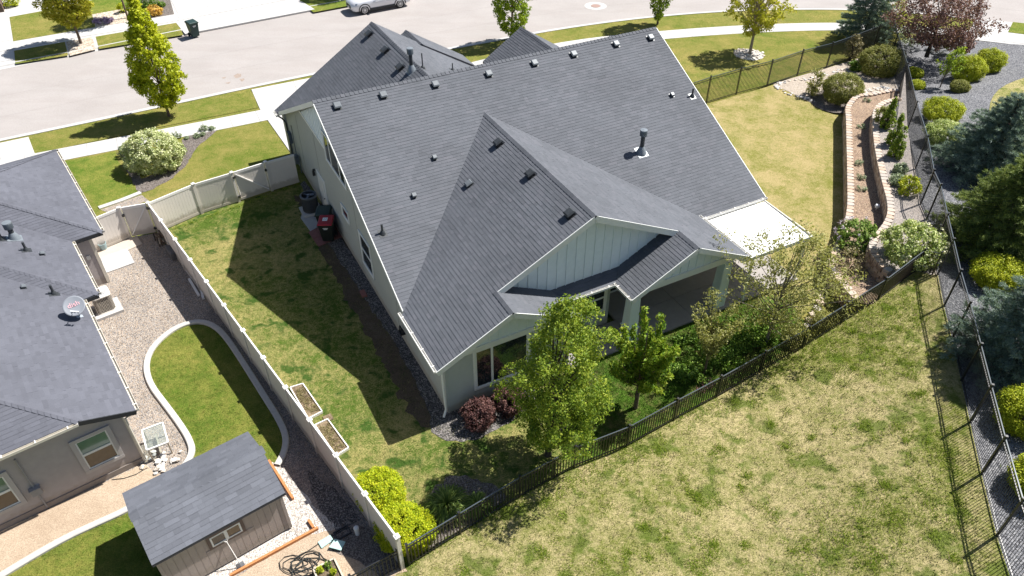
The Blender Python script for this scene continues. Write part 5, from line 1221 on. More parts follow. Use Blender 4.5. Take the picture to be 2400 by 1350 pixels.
for px, py, n_, sx, sy in ((1640, 950, 260, 1.3, .35), (1790, 868, 420, 1.6, .5), (1900, 815, 420, 1.4, .6), (2000, 770, 500, 1.6, .9), (2100, 740, 420, 1.0, .9), (2060, 830, 240, 1.2, .7), (2050, 1230, 420, 1.1, .7), (1950, 1270, 180, .9, .6), (2240, 1080, 300, .5, 1.3), (2290, 1240, 360, .5, 1.2), (1450, 1075, 200, 1.6, .25), (1230, 1185, 200, 1.6, .25), (1850, 1000, 150, 1.5, 1.0), (2190, 700, 160, .6, .8)):
    q = on_field(px, py); A_ = .42; z_ = RNG.normal(0, 1, (n_, 2))*np.array([sx, sy]); tg.append(np.stack([q.x+z_[:, 0]*math.cos(A_)-z_[:, 1]*math.sin(A_), q.y+z_[:, 0]*math.sin(A_)+z_[:, 1]*math.cos(A_)], 1))
for k in range(120):
    px, py = RNG.uniform(1050, 2350), RNG.uniform(760, 1345); q = on_field(px, py)
    if py < 1340-.58*(px-950)+30: continue
    n_ = int(RNG.uniform(8, 36)); tg.append(np.array([[q.x, q.y]])+RNG.normal(0, RNG.uniform(.06, .2), (n_, 2)))
tg = np.concatenate(tg); BFn = [p.xy for p in BF]
def on_our_side(x, y):                                                  # keep the tufts on the field side of both fences
    for a_, b_ in zip(BFn, BFn[1:]):
        if a_.x <= x <= b_.x: return y > a_.y+(b_.y-a_.y)*(x-a_.x)/(b_.x-a_.x)-.12
    return x > BFn[-1].x
tg = np.array([p for p in tg if p[1] > 9 and not on_our_side(*p) and h_field(*p) < 1.56])
blades('tall_grass', None, 0, L_blade2, h_field, .11, .010, 7, .075, seed=20, pts=tg)
gp = P((380, 548), (475, 508), (705, 440), (1050, 1000), (1250, 960), (1300, 880), (1420, 838), (1700, 720), (1880, 770), (1880, 810))+[tuple(p.xy) for p in BF[7::-1]]+P((950, 1325))
blades('lawn_grass', gp, 17000, lawn_left, None, .05, .009, 4, .06, seed=3, skip=in_house)
ll = P((1300, 880), (1420, 838), (1600, 760), (1760, 700), (1880, 770), (1780, 862), (1679, 920), (1579, 975), (1469, 1035), (1345, 1085), (1290, 1000))
blades('lush_grass', ll, 9000, lawn_lush, None, .10, .010, 5, .06, seed=4, skip=in_house)
kl = [tuple(p) for p in offset_path(EDGE, .16)] if False else [tuple(p) for p in EDGE]+P((400, 1440), (580, 1180))
blades('kerbed_lawn_grass', kl, 9000, lawn_green, None, .045, .008, 4, .06, seed=5)

# ================================================================= SMALLER THINGS
def wheel_at(parent, c, r, w, side):
    M = Matrix.Rotation(math.pi/2, 3, 'X'); mb = MB()
    mb.lathe([(r*.62, -w/2), (r*.94, -w/2), (r, -w*.3), (r, w*.3), (r*.94, w/2), (r*.62, w/2)], 28, c, 0, M); wh = mb.build('wheel', rubber, parent, smooth=True)
    rm = MB(); y = -side*w*.5
    rm.lathe([(r*.66, -.02), (r*.66, .02), (r*.58, .025), (r*.56, -.02)], 28, Vector(c)+Vector((0, y*.86*1, 0)), 0, M)
    rm.lathe([(r*.15, -.03), (r*.15, .03), (.0, .035)], 12, Vector(c)+Vector((0, y*.92, 0)), 0, M)
    for k in range(10):
        a = 2*math.pi*k/10; d = Vector((math.cos(a), 0, math.sin(a))); rm.beam(Vector(c)+Vector((0, y*.94, 0))+d*r*.1, Vector(c)+Vector((0, y*.94, 0))+d*r*.6, .03, .045, (0, 1, 0))
    rm.build('rim', plain('alloy', (.62, .62, .63), .3, .05, 5., metal=.5), wh)
    db = MB(); db.lathe([(r*.6, -.01), (r*.6, .01)], 20, Vector(c)+Vector((0, y*.5, 0)), 0, M); db.build('brake_disc', metal_black, wh)
# parked car: nose towards -X in its frame, near side at -Y
fw_, rw_ = G(857, 35, -.12), G(943, 19, -.12); dcar = (rw_-fw_).normalized()
car = thing('car', 'silver-white SUV parked at the far kerb, cut by the top edge', 'car', fw_, math.atan2(dcar.y, dcar.x))
car_paint = flat('silver_paint', (.66, .67, .70), .28, .25, .6); car_dark = flat('dark_cladding', (.028, .03, .034), .6)
WB = (rw_-fw_).length; WB = max(2.7, min(3.0, WB)); W_ = 1.92; yc = W_/2+.02-.0
def car_loft(secs, name, m, parent, smooth=True):
    # secs: (x, z_low, z_belt, z_top, half width low, half width belt, half width top)
    vs = []; n = 0
    for x, zl, zb, zt, wl, wb, wt in secs:
        ring = [(-wl*.92, zl), (-wl, zl+.12), (-wb, (zl+zb)*.5+.1), (-wb*.985, zb), (-wt, zt-.05), (-wt*.8, zt), (0, zt+.02), (wt*.8, zt), (wt, zt-.05), (wb*.985, zb), (wb, (zl+zb)*.5+.1), (wl, zl+.12), (wl*.92, zl)]
        n = len(ring); vs += [(x, yc+y, z) for y, z in ring]
    mb = MB(); fs = [(i*n+j, i*n+j+1, (i+1)*n+j+1, (i+1)*n+j) for i in range(len(secs)-1) for j in range(n-1)]
    fs += [(i*n+n-1, i*n, (i+1)*n, (i+1)*n+n-1) for i in range(len(secs)-1)]; fs += [tuple(range(n)), tuple(reversed(range((len(secs)-1)*n, len(secs)*n)))]
    mb.add(vs, fs); return mb.build(name, m, parent, smooth=smooth)
h_ = W_/2
car_loft([(-.98, .42, .66, .78, .62, .66, .6), (-.9, .34, .72, .9, .78, .80, .70), (-.72, .30, .80, 1.0, .88, .90, .78), (-.35, .30, .88, 1.06, .93, .95, .82), (.55, .30, .94, 1.12, .94, .96, .84), (.8, .30, .96, 1.14, .94, .96, .86), (2.2, .30, 1.0, 1.12, .94, .96, .88), (3.3, .32, 1.04, 1.14, .94, .96, .88), (3.85, .36, 1.04, 1.14, .9, .93, .84), (4.02, .46, .98, 1.1, .82, .86, .76)], 'body', car_paint, car)
cabin = car_loft([(.62, 1.0, 1.02, 1.12, .84, .84, .72), (1.35, 1.0, 1.1, 1.62, .85, .85, .62), (1.9, 1.0, 1.1, 1.72, .86, .86, .64), (3.1, 1.0, 1.1, 1.70, .86, .86, .63), (3.75, 1.0, 1.08, 1.5, .83, .83, .6), (3.95, 1.0, 1.05, 1.16, .8, .8, .62)], 'cabin', glassm('car_glass', (.012, .014, .016)), car)
car_loft([(1.42, 1.60, 1.62, 1.665, .60, .62, .58), (1.9, 1.68, 1.70, 1.745, .62, .64, .6), (3.1, 1.66, 1.68, 1.73, .61, .63, .6), (3.8, 1.5, 1.52, 1.56, .56, .58, .55)], 'roof', car_paint, car)
for x in (0, WB):
    for s, y in ((1, .02), (-1, W_-.02)):
        wheel_at(car, (x, yc-h_*s+(.13*s), .36), .36, .24, s)
        if True:
            mb = MB(); a0 = [(.43*math.cos(t), .36+.43*math.sin(t)) for t in np.linspace(-.12, math.pi+.12, 13)]; a1 = [(.50*math.cos(t), .36+.50*math.sin(t)) for t in np.linspace(-.12, math.pi+.12, 13)]
            for i in range(12): mb.ext([(x+a0[i][0], yc-s*(h_-.012), a0[i][1]), (x+a0[i+1][0], yc-s*(h_-.012), a0[i+1][1]), (x+a1[i+1][0], yc-s*(h_-.012), a1[i+1][1]), (x+a1[i][0], yc-s*(h_-.012), a1[i][1])], (0, -s*.02, 0))
            mb.lathe([(.43, -.16), (.43, .02)], 22, (x, yc-s*(h_-.15), .36), 0, Matrix.Rotation(math.pi/2, 3, 'X')); mb.build('wheel_arch', car_dark, car)
for s in (1, -1):
    MB().beam((.48, yc-s*(h_-.005), .36), (WB-.48, yc-s*(h_-.005), .36), .03, .16).build('sill', car_dark, car)
    hl = MB(); hl.ext([(-.86, yc-s*.62, .86), (-.5, yc-s*.915, .93), (-.62, yc-s*.9, .80), (-.9, yc-s*.66, .78)], (-.03, -s*.03, .012)); hl.build('headlight', flat('headlight', (.30, .36, .42), .12, .3, .8), car)
    for x0, x1 in ((.95, 1.85), (1.95, 2.85)): MB().beam((x0, yc-s*(h_+.004), .98), (x1, yc-s*(h_+.004), 1.0), .01, .012).build('door_line', car_dark, car)
    mm = MB(); mm.box((1.0, yc-s*(h_+.08), 1.12), (.14, .2, .13)); mm.build('mirror', car_paint, car, bevel=.02)
gb = MB(); gb.box((-.965, yc, .6), (.06, 1.05, .26)); gb.box((-.90, yc, .42), (.1, 1.3, .12)); gb.build('grille', car_dark, car, bevel=.02)
MB().box((-.99, yc, .55), (.02, .36, .12)).build('number_plate', plain('plate', (.6, .55, .55), .5), car)

def cart(label, loc, rot, body, lid, deco=True, group=None):
    t = thing('wheelie_bin', label, 'bin', loc, rot, group); t.scale = (1.15, 1.2, 1.12); mb = MB()
    prof = [(-.24, -.26, .06), (-.30, -.34, .98)]
    a = [(-.22, -.24, .08), (.22, -.24, .08), (.22, .24, .08), (-.22, .24, .08), (-.29, -.34, .96), (.29, -.34, .96), (.29, .32, .96), (-.29, .32, .96)]
    mb.add(a, [(3, 2, 1, 0), (4, 5, 6, 7), (0, 1, 5, 4), (1, 2, 6, 5), (2, 3, 7, 6), (3, 0, 4, 7)])
    mb.build('body', body, t, bevel=.025)
    MB().box((0, -.01, .965), (.64, .72, .05)).build('rim', body, t, bevel=.012)
    l = MB(); l.box((0, -.03, 1.02), (.62, .72, .07), taper=.9); l.build('lid', lid, t, bevel=.025)
    for s in (-1, 1):
        w = MB(); w.lathe([(.13, -.03), (.13, .03), (.05, .035), (.05, -.035)], 14, (.26*s, .27, .13), 0, Matrix.Rotation(math.pi/2, 3, 'Y')); w.build('wheel', rubber, t)
    hd = MB(); hd.tube([(-.24, .34, .95), (-.24, .42, .98), (.24, .42, .98), (.24, .34, .95)], .018, 6); hd.build('handle', body, t)
    if deco:
        d = MB()
        for i, (w, z) in enumerate(((.2, .80), (.13, .74))):
            y = -.24-(z-.08)/.88*.1-.004
            d.ext([(-w/2-.02*i, y-.003, z), (w/2, y-.003, z), (w/2+.02, y-.0055, z+.03), (-w/2, y-.0055, z+.03)], (0, -.003, 0))
        d.build('marking', white_paint, t)
    return t
hrot = PSI
rb = cart('black bin with a red lid and white sticker beside the house wall', G(757, 570, .03)+Vector((.25, .32, 0)), PSI-.45, plastic_black, plastic_red, group='wheelie bins beside the house')
st = MB(); st.box((-.02, -.02, 1.059), (.2, .22, .006)); st.build('sticker', white_paint, rb)
st = MB()
for i in range(4):
    for j in range(3):
        if (i+j) % 2: st.box((-.08+.04*i, -.07+.05*j, 1.0632), (.03, .03, .003))
st.build('sticker_print', plain('print_grey', (.3, .3, .36), .6), rb)
cart('dark green bin behind the red-lidded one beside the house', G(757, 570, .03)+Vector((-.02, 1.12, 0)), PSI-.45, plastic_black, plastic_green, False, group='wheelie bins beside the house')
cart('dark green bin standing alone at the far kerb', G(455, 89, -.1)+Vector((0, .25, 0)), PSI+.25, plastic_green, plastic_green)
# air conditioners
ac = thing('air_conditioner', 'round dark grey air conditioner beside the big house', 'air conditioner', G(722, 497, .08)+Vector((.12, .2, 0)), PSI)
mb = MB(); mb.box((.0, 0, -.03), (1.0, 1.0, .1)); mb.build('pad', concrete, ac)
mb = MB(); mb.lathe([(.38, .02), (.40, .06), (.38, .1), (.38, .84)], 40, mi=0)
for k in range(40): a = k*2*math.pi/40; mb.box((.385*math.cos(a), .385*math.sin(a), .46), (.02, .02, .74), Matrix.Rotation(a, 3, 'Z'))
mb.build('casing', plain('ac_grey', (.05, .055, .06), .5, .1, 6.), ac)
tp = MB(); tp.lathe([(.41, .82), (.42, .9), (.36, .93), (.33, .9), (.33, .84)], 40); tp.build('top_ring', plain('ac_ring', (.11, .12, .13), .45, .1, 6.), ac, smooth=True)
fn = MB()
for k in range(3): fn.box((.15*math.cos(k*2.09), .15*math.sin(k*2.09), .87), (.26, .13, .01), Matrix.Rotation(k*2.09, 3, 'Z') @ Matrix.Rotation(.35, 3, 'X'))
fn.lathe([(.08, .85), (.08, .92), (0, .93)], 16); fn.build('fan', plain('fan_grey', (.22, .24, .28), .4, .1, 5.), ac)
gr_ = MB()
for r_ in (.1, .17, .24, .31): gr_.tube([(r_*math.cos(a), r_*math.sin(a), .925) for a in np.linspace(0, 6.283, 25)], .004, 4, cap=False)
gr_.build('fan_guard', metal_black, ac)
na = thing('air_conditioner', 'square beige air conditioner on a white pad by the tan house', 'air conditioner', G(248, 722, .1), math.atan2(.6, .8))
mb = MB(); mb.box((.04, -.05, -.04), (1.1, 1.05, .12)); mb.build('pad', concrete_far, na)
def rrect(r, s, n=6): return [(sx*(s-r)+r*math.cos(a), sy*(s-r)+r*math.sin(a)) for sx, sy, a0 in ((1, 1, 0), (-1, 1, math.pi/2), (-1, -1, math.pi), (1, -1, math.pi*1.5)) for a in [a0+math.pi/2*i/n for i in range(n+1)]]
mb = MB(); mb.prism(rrect(.12, .345), .03, .80); mb.build('coil', plain('ac_coil', (.06, .055, .05), .7, .2, 20.), na)
ca = MB()
for z in np.linspace(.06, .80, 12): ca.tube([(x, y, z) for x, y in rrect(.13, .365)+[rrect(.13, .365)[0]]], .006, 4, cap=False)
for x, y in rrect(.13, .365, 3): ca.box((x, y, .43), (.014, .014, .78))
for s in (-1, 1):
    for q in np.linspace(-.26, .26, 10): ca.box((s*.365, q, .43), (.01, .012, .76)); ca.box((q, s*.365, .43), (.012, .01, .76))
ca.build('cage', plain('ac_beige', (.50, .45, .38), .5, .06, 6.), na)
mb = MB(); mb.prism(rrect(.14, .39), .80, .86); mb.prism(rrect(.14, .38), .0, .06); mb.build('top', plain('ac_top', (.66, .63, .58), .45, .05, 6.), na, bevel=.012)
mb = MB(); mb.lathe([(.27, .862), (.27, .868), (0, .87)], 28); mb.build('fan_opening', plain('ac_opening', (.30, .31, .33), .5, .1, 5.), na)
mb = MB()
for k in range(16): a = k*math.pi/8; mb.beam((.06*math.cos(a), .06*math.sin(a), .88), (.28*math.cos(a), .28*math.sin(a), .874), .014, .01)
mb.lathe([(.07, .87), (.07, .885), (0, .89)], 14); mb.build('fan_guard', plain('ac_guard', (.7, .68, .64), .45), na)
# satellite dish on the neighbour's roof
p0, n0 = n_plane(187, 742, np3); base = MN @ p0
sdish = thing('satellite_dish', 'grey satellite dish with a pale pink logo on the tan house roof', 'satellite dish', base, math.atan2(.6, .8)+.1)
sdish.scale = (.86,)*3
mb = MB(); mb.box((0, 0, .015), (.26, .2, .02), Matrix.Rotation(math.atan(Q), 3, 'Y')); mb.tube([(0, 0, 0), (.02, 0, .22), (.0, .03, .52)], .032, 8); mb.build('mast', plain('dish_mast', (.3, .33, .37), .45, .1, 6.), sdish)
nd = (base-Vector((0, 0, CAM_H))).normalized(); MD = sdish.matrix_basis.to_3x3().inverted()
fwd = MD @ Vector((.34, -.42, .84)).normalized(); dc = Vector((-.02, 0, .60)); upv = MD @ Vector((-.1, .9, .3)); upv = (upv-fwd*upv.dot(fwd)).normalized(); rt = upv.cross(fwd).normalized()
DA = Matrix((rt, upv, fwd)).transposed(); dmb = MB(); pf = [(r_, .22*r_*r_) for r_ in np.linspace(.0, .44, 9)]
vs = []; fs = []; nn = 36
for r_, z in pf: vs += [DA @ Vector((r_*math.cos(a)*.98, r_*math.sin(a)*1.04, z))+dc for a in np.linspace(0, 2*math.pi, nn, endpoint=False)]
fs = [(i*nn+j, i*nn+(j+1) % nn, (i+1)*nn+(j+1) % nn, (i+1)*nn+j) for i in range(8) for j in range(nn)]
dmb.add(vs, fs); dob = dmb.build('reflector', plain('dish_grey', (.20, .215, .245), .5, .05, 5.), sdish, smooth=True)
so = dob.modifiers.new('solid', 'SOLIDIFY'); so.thickness = .014; so.offset = -1
cu = bpy.data.curves.new('logo_text', 'FONT'); cu.body = 'dish'; cu.size = .30; cu.extrude = .003; cu.align_x = 'CENTER'; cu.align_y = 'CENTER'
tmp = bpy.data.objects.new('logo_text', cu); col.objects.link(tmp); dg = bpy.context.evaluated_depsgraph_get(); lm_ = bpy.data.meshes.new_from_object(tmp.evaluated_get(dg)); bpy.data.objects.remove(tmp)
lg = link('logo', lm_, plain('logo_pink', (.62, .36, .40), .5, .04, 5.), sdish); RZ = Matrix.Rotation(.55, 3, 'Z'); m4 = (DA @ RZ).to_4x4(); m4.translation = dc+fwd*.030-rt*.03+upv*.06; lg.matrix_local = m4
wv = MB()
for k in range(3): wv.box((.27+.045*k, .02+.015*k, 0), (.035, .05+.02*k, .006))
lw = wv.build('logo_mark', plain('logo_white', (.75, .73, .75), .5), sdish); lw.matrix_local = m4
ar = MB(); e0 = dc-upv*.40+fwd*.02; e1 = dc+fwd*.48-upv*.42+rt*.16; ar.tube([e0, e0+fwd*.2, e1], .018, 6); ar.beam(e1-rt*.16, e1+rt*.16, .05, .05, fwd)
for k in (-1, 0, 1): ar.lathe([(.028, 0), (.035, .07), (.03, .12), (0, .13)], 10, e1+rt*.12*k, 0, Matrix((rt, fwd.cross(rt), -fwd)).transposed())
ar.build('feed_arm', plain('feed_grey', (.55, .56, .57), .4, .1, 6.), sdish)
# glass-topped garden table frame, stones, bucket and odds and ends
gt = thing('garden_table', 'white framed glass-topped table on the gravel by the tan house', 'table', G(363, 1022, .63)-Vector((0, 0, .63)), math.atan2(.6, .8)-.12)
fr = MB(); wt_, dt_ = .70, 1.0
for s in (-1, 1): fr.beam((-wt_/2, s*dt_/2, .62), (wt_/2, s*dt_/2, .62), .05, .05); fr.beam((s*wt_/2, -dt_/2, .62), (s*wt_/2, dt_/2, .62), .05, .05)
fr.build('frame', vinyl_white, gt)
m, n, p = nt('table_glass'); p.inputs['Roughness'].default_value = .03; p.inputs['Base Color'].default_value = (.5, .55, .55, 1)
tr_ = node(n, 'ShaderNodeBsdfTransparent'); tr_.inputs[0].default_value = (.86, .9, .89, 1); mx_ = node(n, 'ShaderNodeMixShader'); mx_.inputs[0].default_value = .12
n.links.new(tr_.outputs[0], mx_.inputs[1]); n.links.new(p.outputs[0], mx_.inputs[2]); n.links.new(mx_.outputs[0], n.nodes['Material Output'].inputs[0])
MB().box((0, 0, .632), (wt_-.05, dt_-.05, .008)).build('glass_top', m, gt)
for sx in (-1, 1):
    for sy in (-1, 1): MB().beam((sx*(wt_/2-.03), sy*(dt_/2-.04), 0), (sx*(wt_/2-.03), sy*(dt_/2-.04), .6), .05, .05, (1, 0, 0)).build('leg', wood_pale, gt)
MB().beam((0, -dt_/2+.04, .22), (0, dt_/2-.04, .22), .05, .04).build('stretcher', wood_pale, gt)
def stone_mesh(seed):
    r = random.Random(seed); bm = bmesh.new(); bmesh.ops.create_icosphere(bm, subdivisions=1, radius=1)
    for v in bm.verts: v.co *= 1+r.uniform(-.22, .2); v.co.z *= .62
    me = bpy.data.meshes.new('stone'); bm.to_mesh(me); bm.free(); return me
SM = [stone_mesh(i) for i in range(6)]; SMM = {}
def stone(parent, p, r, m, name='stone', squash=1.):
    i = random.randrange(6); k = (i, m.name)
    if k not in SMM: c = SM[i].copy(); c.materials.append(m); SMM[k] = c
    o = link(name, SMM[k], None, parent, p); o.scale = (r*random.uniform(.8, 1.25), r*random.uniform(.75, 1.1), r*random.uniform(.7, 1.)*squash); o.rotation_euler = (random.uniform(-.25, .25), random.uniform(-.25, .25), random.random()*6); return o
rp = thing('rock_pile', 'heap of pale round rocks beside the glass-topped table', 'rocks', G(372, 1086))
for k in range(26):
    a = random.random()*6.28; r_ = abs(random.gauss(0, .42)); stone(rp, (math.cos(a)*r_*1.2, math.sin(a)*r_*.8, .03+.05*random.random()), random.uniform(.06, .12), random.choice(cobble), 'rock')
bk_ = thing('bucket', 'grey plastic bucket on the walkway by the tan house', 'bucket', G(244, 583, .03))
bm_ = MB(); bm_.lathe([(.13, 0), (.14, .02), (.18, .32), (.19, .32), (.19, .335), (.165, .335), (.125, .03)], 22); bm_.build('body', plain('bucket_grey', (.27, .37, .39), .5, .08, 6.), bk_, smooth=True)
hm = MB(); hm.tube([(.18*math.cos(a), .18*math.sin(a)*.3-.1, .31+.03*math.sin(a)) for a in np.linspace(0, math.pi, 9)], .006, 4); hm.build('handle', metal_vent, bk_)
pads = thing('pavement', None, None); tag(pads, kind='structure')
for pl_, z, m in ((((227, 592), (321, 553), (333, 572), (236, 617)), .03, plain('pad_tan', (.46, .40, .34), .85, .06, 5., .2, 60.)), (((236, 606), (299, 584), (316, 617), (250, 641)), .05, concrete_far), (((718, 470), (705, 512), (728, 543), (765, 520)), .035, plain('pad_grey', (.34, .34, .33), .85, .08, 5., .2, 60.))):
    MB().prism(P(*pl_), -.05, z).build('slab', m, pads)
rpv = thing('paver_pad', 'dull red square pavers under the red-lidded bin', 'paving', (0, 0, 0))
qa, qb, qc, qd = [Vector(q) for q in P((722, 545), (746, 579), (803, 556), (775, 520))]
for i in range(2):
    for j in range(3):
        at = lambda s, t: qa.lerp(qb, s).lerp(qd.lerp(qc, s), t)
        MB().prism([at(i/2+.01, j/3+.01), at((i+1)/2-.01, j/3+.01), at((i+1)/2-.01, (j+1)/3-.01), at(i/2+.01, (j+1)/3-.01)], -.02, .035+random.uniform(-.003, .003)).build('paver', paver_red, rpv)
br = tag(MB().box((0, 0, .05), (.22, .44, .1)).build('brick', paver_red, bevel=.008), 'red block lying in the dark gravel beside the long wall', 'brick'); br.location = G(852, 690); br.rotation_euler.z = PSI-.05
# wood rack, dark tub and boards along the fence on the gravel
wr = thing('wood_rack', 'small rustic log rack against the white fence', 'rack', G(379, 568)); wr.rotation_euler.z = vrot
mb = MB()
for x in (-.3, .3):
    for y in (-.18, .18): mb.tube([(x, y, 0), (x*.9, y, .45)], .03, 5)
mb.build('frame', bark_dark, wr)
for k in range(9):
    a = random.uniform(-.5, .5); mb = MB(); mb.tube([(-.34, -.15+.3*random.random(), .1+.045*k), (.34, -.15+.3*random.random()+a*.1, .1+.045*k)], .035, 6); mb.build('log', random.choice((wood_pale, bark)), wr)
tb = thing('storage_tub', 'dark rounded storage box against the white fence', 'box', G(406, 598)); tb.rotation_euler.z = vrot
MB().box((0, 0, .2), (.95, .36, .4), taper=.94).build('body', plain('tub_grey', (.10, .10, .105), .6, .1, 5.), tb, bevel=.06)
for k, (a, b, lab, z) in enumerate((((432, 626), (480, 692), 'longer white board lying by the white fence', .05), ((444, 656), (467, 695), 'shorter white board lying by the white fence', .05), ((470, 672), (478, 704), 'white post end leaning by the boards', .10))):
    A_, B_ = G(*a), G(*b); mb = MB(); mb.beam(Vector((0, 0, z)), B_-A_+Vector((0, 0, z)), .1, .09); o = mb.build('board', vinyl_white); o.location = A_; tag(o, lab, 'board', 'white boards by the fence')
# raised beds: white frames full of straw and soil
def raised(label, q, z, m, fill, wd=.05):
    t = thing('raised_bed', label, 'raised bed', (0, 0, 0)); V_ = [G(*c) for c in q]
    for a, b in zip(V_, V_[1:]+V_[:1]): MB().beam(a+Vector((0, 0, z/2)), b+Vector((0, 0, z/2)), wd, z).build('side', m, t)
    c = sum(V_, Vector())/4; MB().prism([(v.lerp(c, .02)).xy for v in V_], 0, z-.06).build('soil', fill, t)
    return t, V_
soil_m = grass('bed_soil', (.16, .12, .085), (.36, .28, .18), (.12, .09, .06), .4, .6, .8, 4., 0., 1.)
for lab, q in (('white framed raised bed against the fence, farther of two', ((681, 912), (711, 903), (756, 968), (724, 985))), ('white framed raised bed against the fence, nearer of two', ((739, 1000), (769, 986), (818, 1053), (788, 1072)))):
    t, V_ = raised(lab, q, .12, vinyl_white, soil_m, .035); t['group'] = 'raised beds along the fence'
    c = sum(V_, Vector())/4; D1 = V_[2]-V_[1]; D2 = V_[1]-V_[0]
    Cq = np.array([tuple(c+D1*random.uniform(-.42, .42)+D2*random.uniform(-.4, .4)+Vector((0, 0, .08))) for _ in range(60)]); leaf_cloud('dry_stalks', Cq, .09, 16, .04, L_dry, t, up=.2, aspect=.25, flat_=.4)
MB_gap = MB().prism(P((756, 978), (775, 970), (782, 982), (764, 992)), 0, .04).build('straw_patch', soil_m); tag(MB_gap, kind='structure')
t, V_ = raised('weathered timber planter with lettuce at the bottom edge', ((738, 1343), (786, 1318), (812, 1372), (760, 1400)), .25, wood_pale, soil_m, .05)
for k, (x_, y_) in enumerate(((772, 1335), (752, 1347), (784, 1352))):
    leaf_cloud('seedling', np.array([tuple(G(x_, y_)+Vector((0, 0, .26+.03*i))) for i in range(3)]), .12, 16, .06, L_lime if k else L_green, t)
# timbers edging the pebbles
for k, (a, b, lab) in enumerate((((631, 1082), (688, 1172), 'orange timber edging right of the shed'), ((806-60, 1240), (540, 1352), 'long orange timber edging the pebbles in front of the shed'), ((724, 1222), (736, 1240), 'short orange timber stub at the end of the long edging'))):
    A_, B_ = G(*a), G(*b); mb = MB(); d = (B_-A_).normalized(); L = (B_-A_).length
    mb.beam(Vector((0, 0, .06)), d*L+Vector((0, 0, .06)), .085, .12); o = mb.build('timber_edging', timber, bevel=.008); o.location = A_; tag(o, lab, 'timber', 'orange timbers around the shed')
# irrigation boxes, pipe, hoses, shovel
for k, (q, lab, zr_) in enumerate((((( 745, 1272), (774, 1255), (782, 1267), (754, 1287)), 'flat pale green valve box lid lying in the soil', .05), (((772, 1288), (786, 1268), (811, 1273), (800, 1294)), 'tilted pale green valve box lid beside the flat one', .10))):
    vb = MB(); pts = [G(*c) for c in q]; c = sum(pts, Vector())/4; top = [(p-c)*1.0+Vector((0, 0, zr_+(.04 if k and i < 2 else 0))) for i, p in enumerate(pts)]
    vb.ext([tuple(p) for p in top], (0, 0, -.035)); o = vb.build('green_plate', teal_lid, bevel=.012); o.location = c; tag(o, lab, 'plate', 'valve box plates')
ob = thing('valve_box', 'open black valve box in the dark soil by the white fence', 'valve box', G(803, 1250)); ob.rotation_euler.z = .62
MB().box((0, 0, -.0), (.42, .26, .02)).build('inside', flat('pit_black', (.004, .004, .004), .9), ob)
for s in (-1, 1): MB().box((0, s*.15, .03), (.5, .04, .08)).build('side', metal_black, ob); MB().box((s*.23, 0, .03), (.04, .26, .08)).build('side', metal_black, ob)
mb = MB(); mb.lathe([(.07, 0), (.07, .30), (.085, .30), (.085, .37), (.06, .40), (0, .405)], 16); o = mb.build('drain_pipe', plain('pipe_white', (.66, .67, .68), .4, .04, 6.), smooth=True); o.location = G(838, 1252); tag(o, 'short white capped pipe standing by the white fence', 'pipe')
hose_m = plain('hose_black', (.03, .034, .034), .5, .2, 8.)
c0 = G(710, 1325); pts = []; rs_ = random.Random(9)
for k in range(110):
    a = k*.42; r_ = .26+.16*math.sin(k*.37)+.08*math.sin(k*.91); pts.append((math.cos(a)*r_*1.35+.12*math.sin(k*.13), math.sin(a)*r_*.95+.1*math.cos(k*.21), .03+.03*(k % 7)/7))
mb = MB(); mb.tube(pts, .014, 5); o = mb.build('garden_hose', hose_m); o.location = c0; tag(o, 'tangled black hose heap on the bare soil', 'hose')
pl_ = [G(*q, .02) for q in ((680, 1318), (712, 1298), (750, 1272), (790, 1250), (812, 1238))]; mb = MB(); mb.tube([p-pl_[0] for p in pl_], .014, 5); o = mb.build('garden_hose', hose_m); o.location = pl_[0]; tag(o, 'straight black irrigation hose from the heap to the valve box', 'hose')
pl_ = [G(*q, .02) for q in ((748, 1294), (758, 1308), (775, 1317), (784, 1318))]; mb = MB(); mb.tube([p-pl_[0] for p in pl_], .013, 5); o = mb.build('garden_hose', hose_m); o.location = pl_[0]; tag(o, 'short curved black hose end near the timber planter', 'hose')
pl_ = [G(*q, .02) for q in ((262, 1124), (290, 1121), (318, 1112), (338, 1100), (346, 1096))]; mb = MB(); mb.tube([p-pl_[0] for p in pl_], .012, 5); o = mb.build('cable', hose_m); o.location = pl_[0]; tag(o, 'thin dark cable lying on the dirt beside the tan house', 'cable')
sv = thing('shovel', 'white-handled shovel leaning on the shed front', 'shovel', MN @ Vector((.72, -5.42, 0))); sv.rotation_euler.z = math.atan2(.6, .8)
mb = MB(); mb.tube([(.03, -.02, .2), (-.05, .25, 1.12)], .016, 6); mb.build('shaft', vinyl_white, sv)
mb = MB(); mb.tube([(-.05, .25, 1.1), (-.11, .262, 1.17), (-.11, .27, 1.23), (.01, .27, 1.23), (.01, .262, 1.17), (-.05, .25, 1.1)], .014, 5); mb.build('grip', vinyl_white, sv)
mb = MB(); mb.add([(-.1, -.03, .26), (.13, -.03, .26), (.15, -.08, .08), (.03, -.1, -.01), (-.1, -.08, .08), (.02, -.06, .27), (.03, -.11, .1)], [(0, 5, 6, 4), (5, 1, 2, 6), (4, 6, 3), (6, 2, 3)]); b_ = mb.build('blade', vent_galv, sv); b_.modifiers.new('solid', 'SOLIDIFY').thickness = .006
